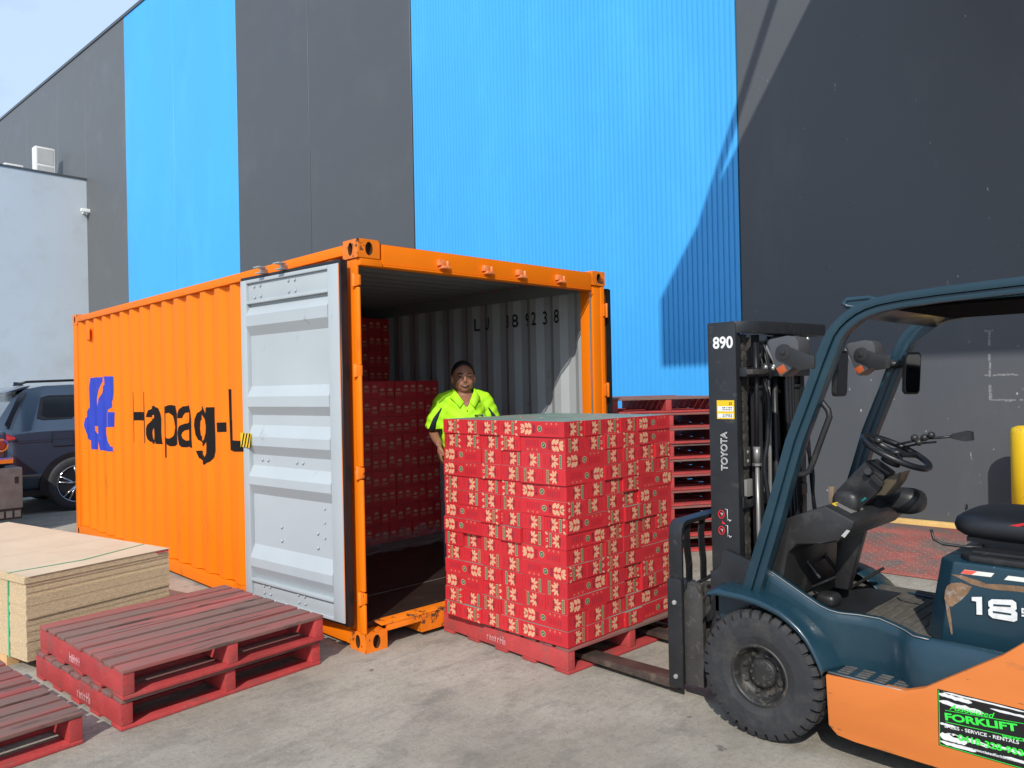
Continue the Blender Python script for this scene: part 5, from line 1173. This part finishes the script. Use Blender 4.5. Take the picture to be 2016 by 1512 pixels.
# carriage, backrest, forks
car = thing('fork_carriage', None, None); car.parent = F; car.location = (0,1.2,.3)
def cb(name, b, m=M_mast, bev=.004, par=None): return b.build(name, m, par or car, bevel=bev)
b = MB(); b.box(.78,1.50,-1.875,-1.835,.475,.560); b.box(.78,1.50,-1.875,-1.835,.115,.205); cb('carriage_bar', b, M_mastg)
b = MB(); b.box(.845,.885,-2.02,-1.876,.12,.60); b.box(1.355,1.395,-2.02,-1.876,.12,.60); cb('carriage_arm', b, M_mastg)
def bent(path, x_half, th, b):   # flat bar bent in the x-z plane, width along y
    pass
R0 = [(.742,.10),(.740,.60),(.740,.84),(.746,.885),(.764,.912),(.796,.924),(1.12,.930),(1.46,.924),(1.492,.912),(1.51,.885),(1.516,.84),(1.514,.60),(1.51,.10)]
R1 = [(.758,.10),(.756,.60),(.756,.835),(.762,.868),(.776,.890),(.803,.900),(1.12,.906),(1.453,.900),(1.48,.890),(1.494,.868),(1.500,.835),(1.498,.60),(1.494,.10)]
b = MB(); vs = []
for (x0,z0),(x1,z1) in zip(R0,R1): vs += [(x0,-1.745,z0),(x0,-1.825,z0),(x1,-1.825,z1),(x1,-1.745,z1)]
n = len(R0); b.add(vs, [(i*4+k,(i+1)*4+k,(i+1)*4+(k+1)%4,i*4+(k+1)%4) for i in range(n-1) for k in range(4)]+[(0,1,2,3),(4*n-1,4*n-2,4*n-3,4*n-4)]); cb('backrest_frame', b, bev=.003)
for x in (.84,.98,1.12,1.26,1.40):
    b = MB(); c_ = [(x,.904),(x-.014,.85),(x-.010,.76),(x+.004,.68),(x+.002,.575)]; b.prism([(a_-.027,z_) for a_,z_ in c_]+[(a_+.027,z_) for a_,z_ in c_[::-1]],'y',-1.806,-1.797); cb('backrest_bar', b, bev=.002)
b = MB(); b.tube([(.758,-1.79,.52),(.86,-1.80,.56),(1.12,-1.80,.585),(1.38,-1.80,.56),(1.495,-1.79,.52)],.011,n=8); cb('backrest_bar', b, bev=0)
b = MB(); b.prism([(-1.742,.075),(-1.742,.60),(-1.750,.625),(-1.826,.625),(-1.830,.60),(-1.830,.060),(-1.75,.058)],'x',.722,.738); cb('carriage_plate', b, M_mast, .004)
b = MB(); b.prism([(-1.828,.085),(-1.828,.55),(-1.86,.60),(-1.90,.60),(-1.94,.54),(-1.94,.085)],'x',.745,.775); b.prism([(-1.828,.47),(-1.95,.50),(-2.06,.585),(-2.06,.50),(-1.95,.42),(-1.828,.40)],'x',.78,.80); b.prism([(-1.835,.60),(-1.86,.615),(-1.92,.60),(-1.92,.56),(-1.835,.56)],'x',.765,.80); cb('carriage_plate', b, M_mastg, .005)
hose_pts = [(.79,-1.95,.60),(.775,-2.0,.60),(.765,-2.01,.50),(.77,-1.985,.40),(.79,-1.95,.33)]
b = MB(); b.tube(hose_pts,.012,n=8); cb('carriage_hose', b, M_gasket, 0)
b = MB(); b.tube([(.79,-1.97,.62),(.78,-2.02,.625),(.765,-2.035,.58)],.007,n=8); cb('carriage_hose', b, M_steel, 0)
b = MB()
for z in (.500,.115): b.cyl((.722,-1.787,z),(.713,-1.787,z),.014,.011,12)
cb('carriage_bolt', b, M_steel, .002)
for x0 in (.757,1.371):
    w = .112; b = MB(); b.prism([(-1.79,.10),(-1.752,.10),(-1.752,.115),(-1.738,.085),(-1.70,.075),(-.95,.062),(-.72,.050),(-.70,.040),(-1.70,.030),(-1.76,.032),(-1.782,.048),(-1.79,.075)],'x',x0,x0+w); f_k = cb('fork', b, M_fork, .005)
    b = MB(); b.box(x0+.002,x0+w-.002,-1.789,-1.753,.118,.60); b.box(x0+.01,x0+w-.01,-1.83,-1.7885,.50,.60); cb('fork_shank', b, M_mast, .004, f_k)
# sticker on the chassis
SX_ = .5978
b = MB(); b.box(SX_-.0008,SX_-.0001,-3.80,-3.080,.208,.428); stk = fb('service_sticker', b, mat('sticker_black',(.012,.012,.013),.3))
b = MB(); r_ = random.Random(8)
def streak(y0,y1,z,h,sl=.0):
    n = 10; t = [(y0+(y1-y0)*i/n, z+h/2*(r_.uniform(.55,1.1) if 0<i<n else .15)-sl*(y0+(y1-y0)*i/n-y0)) for i in range(n+1)]; u = [(y0+(y1-y0)*i/n, z-h/2*(r_.uniform(.55,1.1) if 0<i<n else .1)-sl*(y0+(y1-y0)*i/n-y0)) for i in range(n,-1,-1)]
    b.add([(SX_-.0014,y,zz) for y,zz in t+u],[tuple(range(2*n+2))])
streak(-3.083,-3.20,.410,.018,-.03); streak(-3.084,-3.24,.382,.020,-.03); streak(-3.10,-3.38,.421,.007,.0); streak(-3.26,-3.42,.402,.010,0); streak(-3.084,-3.18,.250,.034,-.02); streak(-3.084,-3.21,.226,.016,-.02); streak(-3.12,-3.26,.262,.016,-.03); streak(-3.26,-3.42,.268,.012,-.02); streak(-3.30,-3.42,.236,.010,0); streak(-3.086,-3.14,.296,.010,0)
b.build('sticker_brush', M_dwhite, stk)
M_neon = mat('sticker_green', (.04,.72,.06), .45, var=.05)
b = MB()
for (y0,z0,y1,z1,w) in [(-3.106,.352,-3.46,.386,.0010),(-3.106,.307,-3.46,.325,.0010),(-3.0845,.424,-3.0845,.212,.0010),(-3.0845,.212,-3.6,.212,.0012)]:
    if y0==y1: b.add([(SX_-.0015,y0-w,z0),(SX_-.0015,y0+w,z0),(SX_-.0015,y0+w,z1),(SX_-.0015,y0-w,z1)],[(0,1,2,3)])
    else: b.add([(SX_-.0015,y0,z0-w),(SX_-.0015,y0,z0+w),(SX_-.0015,y1,z1+w),(SX_-.0015,y1,z1-w)],[(0,1,2,3)])
b.build('sticker_line', M_neon, stk)
tl = (0,-1,.115)
text('sticker_lettering','FORKLIFT',basis((SX_-.0018,-3.104,.315),tl,(0,.115,1)),.037,M_neon,stk,offset=.0014,wscale=1.52)
text('sticker_lettering','Associated',basis((SX_-.0021,-3.122,.360),(0,-1,.06),(0,.06,1)),.030,M_neon,stk,offset=.0004,shear=.35,wscale=1.12)
text('sticker_lettering','SALES - SERVICE - RENTALS',basis((SX_-.0021,-3.102,.285),(0,-1,.05),(0,.05,1)),.0185,M_dwhite,stk,offset=.0003,wscale=1.12)
text('sticker_lettering','SERVICES',basis((SX_-.0018,-3.298,.305),(0,-1,.10),(0,.1,1)),.016,M_neon,stk,offset=.0006,wscale=1.3)
text('sticker_lettering','0418-328-933',basis((SX_-.0021,-3.150,.250),(0,-1,.035),(0,.035,1)),.032,M_neon,stk,offset=.0010,wscale=1.2)
text('sticker_lettering','www.associatedforklifts.com.au',basis((SX_-.0021,-3.165,.226),(0,-1,.02),(0,.02,1)),.0145,M_dwhite,stk,offset=.0003,wscale=1.12)
# ---------------------------------------------------------------- parked vehicles at the left
M_car = mat('car_navy_paint', (.020,.038,.066), .18, var=.04, coat=1.0, spec=.6)
M_glass = mat('tinted_glass', (.010,.012,.016), .05, var=.02, coat=.6)
M_chr = mat('chrome', (.6,.6,.62), .12, metal=1.0, var=.03)
M_tl = mat('tail_lamp', (.45,.012,.02), .15, coat=.6)
V = thing('parked_car', 'dark navy estate car parked behind the orange container, rear wheel and side window showing', 'car', (2.0,9.2,0))
Yn, Yf = 8.22, 10.20
# loft: cross-sections along x of the body (z outline of the near side), mirrored to the far side
def car_loft(secs, name, m):
    b = MB(); vs = []; n = len(secs[0][1])
    for x, pr in secs:
        for inset, z in pr: vs.append((x, Yn+inset, z))
        for inset, z in reversed(pr): vs.append((x, Yf-inset, z))
    k = 2*n; fs = [(i*k+j,(i+1)*k+j,(i+1)*k+(j+1)%k,i*k+(j+1)%k) for i in range(len(secs)-1) for j in range(k)]
    fs += [tuple(range(k)), tuple(range((len(secs)-1)*k+k-1,(len(secs)-1)*k-1,-1))]
    b.add(vs, fs, 0, None, True); o = b.build(name, m, V)
    try: o.data.set_sharp_from_angle(angle=R(35))
    except Exception: pass
    return o
def sec(x, zb, z1, z2, z3, ztop, i3, it, k=0): return (x, [(.10+k,zb),(.03+k,zb+.10),(.0+k,z1),(.004+k,z2),(.04+k,z3),(i3,min(z3+.02,ztop)),(it,ztop),(it+.30,ztop+.012)])
secs = [sec(-.42,.48,.62,.80,1.02,1.10,.16,.22,.12), sec(-.38,.38,.62,.80,1.06,1.16,.10,.18,.05), sec(-.30,.33,.60,.82,1.10,1.35,.09,.19,.015), sec(-.15,.30,.58,.84,1.12,1.60,.09,.22,0), sec(.02,.30,.58,.86,1.14,1.745,.08,.25,0), sec(.25,.30,.58,.88,1.15,1.79,.07,.26,0), sec(.6,.30,.58,.90,1.15,1.805,.06,.26,0), sec(1.6,.28,.56,.90,1.14,1.81,.06,.26,0), sec(2.6,.28,.56,.90,1.13,1.76,.06,.26,0), sec(3.3,.28,.56,.88,1.10,1.40,.08,.30,0), sec(3.75,.28,.56,.86,1.06,1.12,.10,.34,.02), sec(4.3,.30,.56,.82,.98,1.02,.14,.36,.06), sec(4.62,.36,.56,.76,.88,.92,.22,.40,.16)]
car_loft(secs, 'body', M_car)
def on_side(x, z):   # point on the upper near side
    return 0
def pane(pts, name, m, dy=0):
    b = MB(); vs = []
    for x, z in pts:
        t = max(0,min(1,(z-1.17)/(1.80-1.17))); vs.append((x, Yn+.068+(.26-.068)*t-.006-dy, z))
    b.add(vs, [tuple(range(len(vs)))]); return b.build(name, m, V)
pane([(.13,1.34),(.20,1.315),(1.10,1.30),(1.12,1.66),(.30,1.655),(.20,1.625)], 'window', M_gasket)
pane([(.19,1.375),(.25,1.345),(1.06,1.335),(1.08,1.625),(.32,1.62),(.24,1.595)], 'window', M_glass, .003)
pane([(1.16,1.30),(2.05,1.28),(2.05,1.68),(1.18,1.665)], 'window', M_glass); pane([(2.10,1.28),(3.0,1.26),(2.72,1.62),(2.10,1.68)], 'window', M_glass)
b = MB(); b.add([(-.335,Yn+.35,1.27),(-.335,Yf-.35,1.27),(-.02,Yf-.42,1.72),(-.02,Yn+.42,1.72)],[(0,1,2,3)]); 
for v in b.bm.verts: v.co.x -= .02
b.build('rear_window', M_glass, V)
pane([(-.265,1.26),(-.22,1.22),(-.03,1.60),(.03,1.70),(-.05,1.70)], 'window', M_glass, .004)
b = MB(); b.tube([(-.05,Yn+.30,1.815),(.05,Yn+.285,1.85),(.6,Yn+.28,1.868),(1.8,Yn+.28,1.872),(2.7,Yn+.30,1.82)],.018,n=8); b.build('roof_rail', M_gasket, V)
b = MB(); b.prism([(-.22,1.70),(-.02,1.775),(.10,1.80),(.06,1.765),(-.05,1.73)],'y',Yn+.26,Yf-.26); b.build('spoiler', M_car, V, bevel=.008)
b = MB(); b.prism([(.02,1.80),(.03,1.86),(.10,1.855),(.16,1.805)],'y',9.15,9.19); b.build('roof_antenna', M_car, V)
b = MB(); b.add([(-.39,Yn+.06,1.06),(-.30,Yn+.008,1.045),(-.16,Yn-.003,1.06),(-.15,Yn-.003,1.075),(-.22,Yn-.001,1.125),(-.30,Yn+.02,1.15),(-.38,Yn+.09,1.14)],[(0,1,2,3,4,5,6)]); o = b.build('tail_light', M_tl, V); so = o.modifiers.new('t','SOLIDIFY'); so.thickness = .02
b = MB(); b.box(.30,.56,Yn-.0035,Yn-.0015,.94,1.135); o = b.build('fuel_flap', M_car, V, bevel=.0)
b = MB()
for (x0,x1,z0,z1) in [(.295,.565,.9365,.94),(.295,.565,1.135,1.1385),(.2965,.30,.94,1.135),(.56,.5635,.94,1.135)]: b.box(x0,x1,Yn-.004,Yn-.001,z0,z1)
b.build('panel_gap', M_gasket, V)
b = MB(); b.box(-.28,4.1,Yn-.004,Yn+.001,1.030,1.036); b.build('crease_line', M_gasket, V)
b = MB(); b.box(-.36,.12,Yn-.006,Yn+.02,.545,.56); b.build('trim_strip', M_pipe, V)
def car_wheel(x, s, y):
    o = Vector((x,y,.385)); b = MB(); b.lathe([(.11,.26),(.12,.30),(.12,.36),(.10,.383),(-.10,.383),(-.12,.36),(-.12,.30),(-.11,.26)],o,'y',48); t = b.build('wheel', M_rub, V)
    b = MB(); b.lathe([(s*.112,.262),(s*.118,.266),(s*.118,.255),(s*.09,.248),(s*.02,.24)],o,'y',48); b.cyl(o+Vector((0,s*.05,0)),o+Vector((0,s*.112,0)),.045,.035,16)
    for k in range(5):
        for d in (-.17,.17):
            a = 2*math.pi*k/5+math.pi/2; a2 = a+d; c1 = Vector((math.cos(a)*.04,0,math.sin(a)*.04)); c2 = Vector((math.cos(a2)*.25,0,math.sin(a2)*.25))
            b.tube([o+c1+Vector((0,s*.10,0)), o+c2+Vector((0,s*.108,0))],[.016,.011],n=6)
    b.build('rim', M_chr, t)
    b = MB(); b.cyl(o+Vector((0,s*.0,0)),o+Vector((0,s*.02,0)),.245,n=32); b.build('brake_disc', M_gasket, t)
for x in (.60,3.62): car_wheel(x,-1,Yn+.098); car_wheel(x,1,Yf-.135)
for x in (.60,3.62):
    b = MB()
    vs = []; n = 18
    for i in range(n+1):
        a = math.pi*(-.08+1.16*i/n); vs += [(x+.475*math.cos(a),Yn-.004,.385+.455*math.sin(a)),(x+.405*math.cos(a),Yn-.004,.385+.400*math.sin(a)),(x+.40*math.cos(a),Yn+.2,.385+.395*math.sin(a))]
    b.add(vs, [(3*i+k,3*i+3+k,3*i+4+k,3*i+1+k) for i in range(n) for k in range(2)], 0)
    b.add([(x+.405*math.cos(math.pi*i/20),Yn-.0025,.385+.400*math.sin(math.pi*i/20)) for i in range(21)]+[(x-.41,Yn-.0025,.25),(x+.41,Yn-.0025,.25)],[tuple(range(23))])
    b.build('wheel_arch', M_gasket, V)
b = MB(); b.box(-.30,4.4,Yn+.03,Yf-.03,.25,.34); b.build('underbody', M_gasket, V)
# pickup at the very left
U = thing('parked_pickup', 'dark blue pickup with round tail lights and grey steel bumper box at the left edge', 'pickup', (-1.35,8.8,0))
M_box = mat('steel_box', (.10,.10,.10), .5, metal=.0, var=.25, vs=8, dirt=(.15,.115,.085), da=.25, ds=12, bump=.1)
yr = 6.55
b = MB(); b.box(-2.4,-.435,yr,yr+.45,.33,.805); bxo = b.build('bumper_box', M_box, U, bevel=.006)
b = MB(); b.box(-.515,-.475,yr-.0025,yr-.0005,.62,.70); b.build('bumper_slot', M_gasket, bxo)
b = MB(); b.box(-2.4,-.445,yr+.01,yr+.4,.20,.325)
b.build('bumper_underside', M_gasket, U)
b = MB()
for k in range(12): b.box(-.46-.085*k,-.52-.085*k,yr+.0,yr+.009,.225,.30)
b.build('underside_frame', M_box, U)
b = MB(); b.box(-2.3,-.56,yr+.12,yr+4.6,.81,1.24); b.box(-2.15,-.72,yr+2.0,yr+3.6,1.2405,1.85); b.build('body', M_car, U, bevel=.05, seg=3)
b = MB(); b.box(-2.3,-.52,yr+.02,yr+.11,.86,.93); b.build('chrome_strip', M_chr, U, bevel=.01)
for x in (-.635,-.80):
    b = MB(); b.cyl((x,yr+.118,1.075),(x,yr+.07,1.075),.082,.078,28); h = b.build('tail_light', M_chr, U, bevel=.004)
    b = MB(); b.cyl((x,yr+.0695,1.075),(x,yr+.055,1.075),.060,.045,24); b.build('tail_lens', mat('lens_dark_red',(.16,.02,.02),.12,coat=.6) if 'lens_dark_red' not in bpy.data.materials else bpy.data.materials['lens_dark_red'], h)
for x in (-.75,-2.1):
    for y in (yr+1.2, yr+3.9):
        b = MB(); b.lathe([(.11,.18),(.12,.33),(.08,.36),(-.08,.36),(-.12,.33),(-.11,.18),(-.05,.0)],(x,y,.362),'x',36); b.build('wheel', M_rub, U)
# ---------------------------------------------------------------- small litter on the yard
b = MB(); rg = random.Random(31)
for i in range(420):
    x, y = rg.uniform(-3.2,3.2), rg.uniform(-4.0,1.5); s = rg.uniform(.0015,.0055)
    if i % 9 == 0: a = rg.uniform(0,3.14); dx, dy = math.cos(a)*s*4, math.sin(a)*s*4; b.add([(x-dx,y-dy,.0005),(x-dy*.15,y+dx*.15,s*.5),(x+dx,y+dy,.0005),(x+dy*.15,y-dx*.15,.0005)],[(0,1,2),(0,2,3)])
    else: b.add([(x-s,y-s*.6,0),(x+s,y-s*.4,0),(x+s*.2,y+s,0),(x,y,s*.8)],[(0,1,3),(1,2,3),(2,0,3)])
tag(b.build('grit', mat('grit',(.16,.14,.11),.9,var=.5,vs=30)), 'tiny grit and splinters scattered over the concrete', 'grit', kind='stuff')
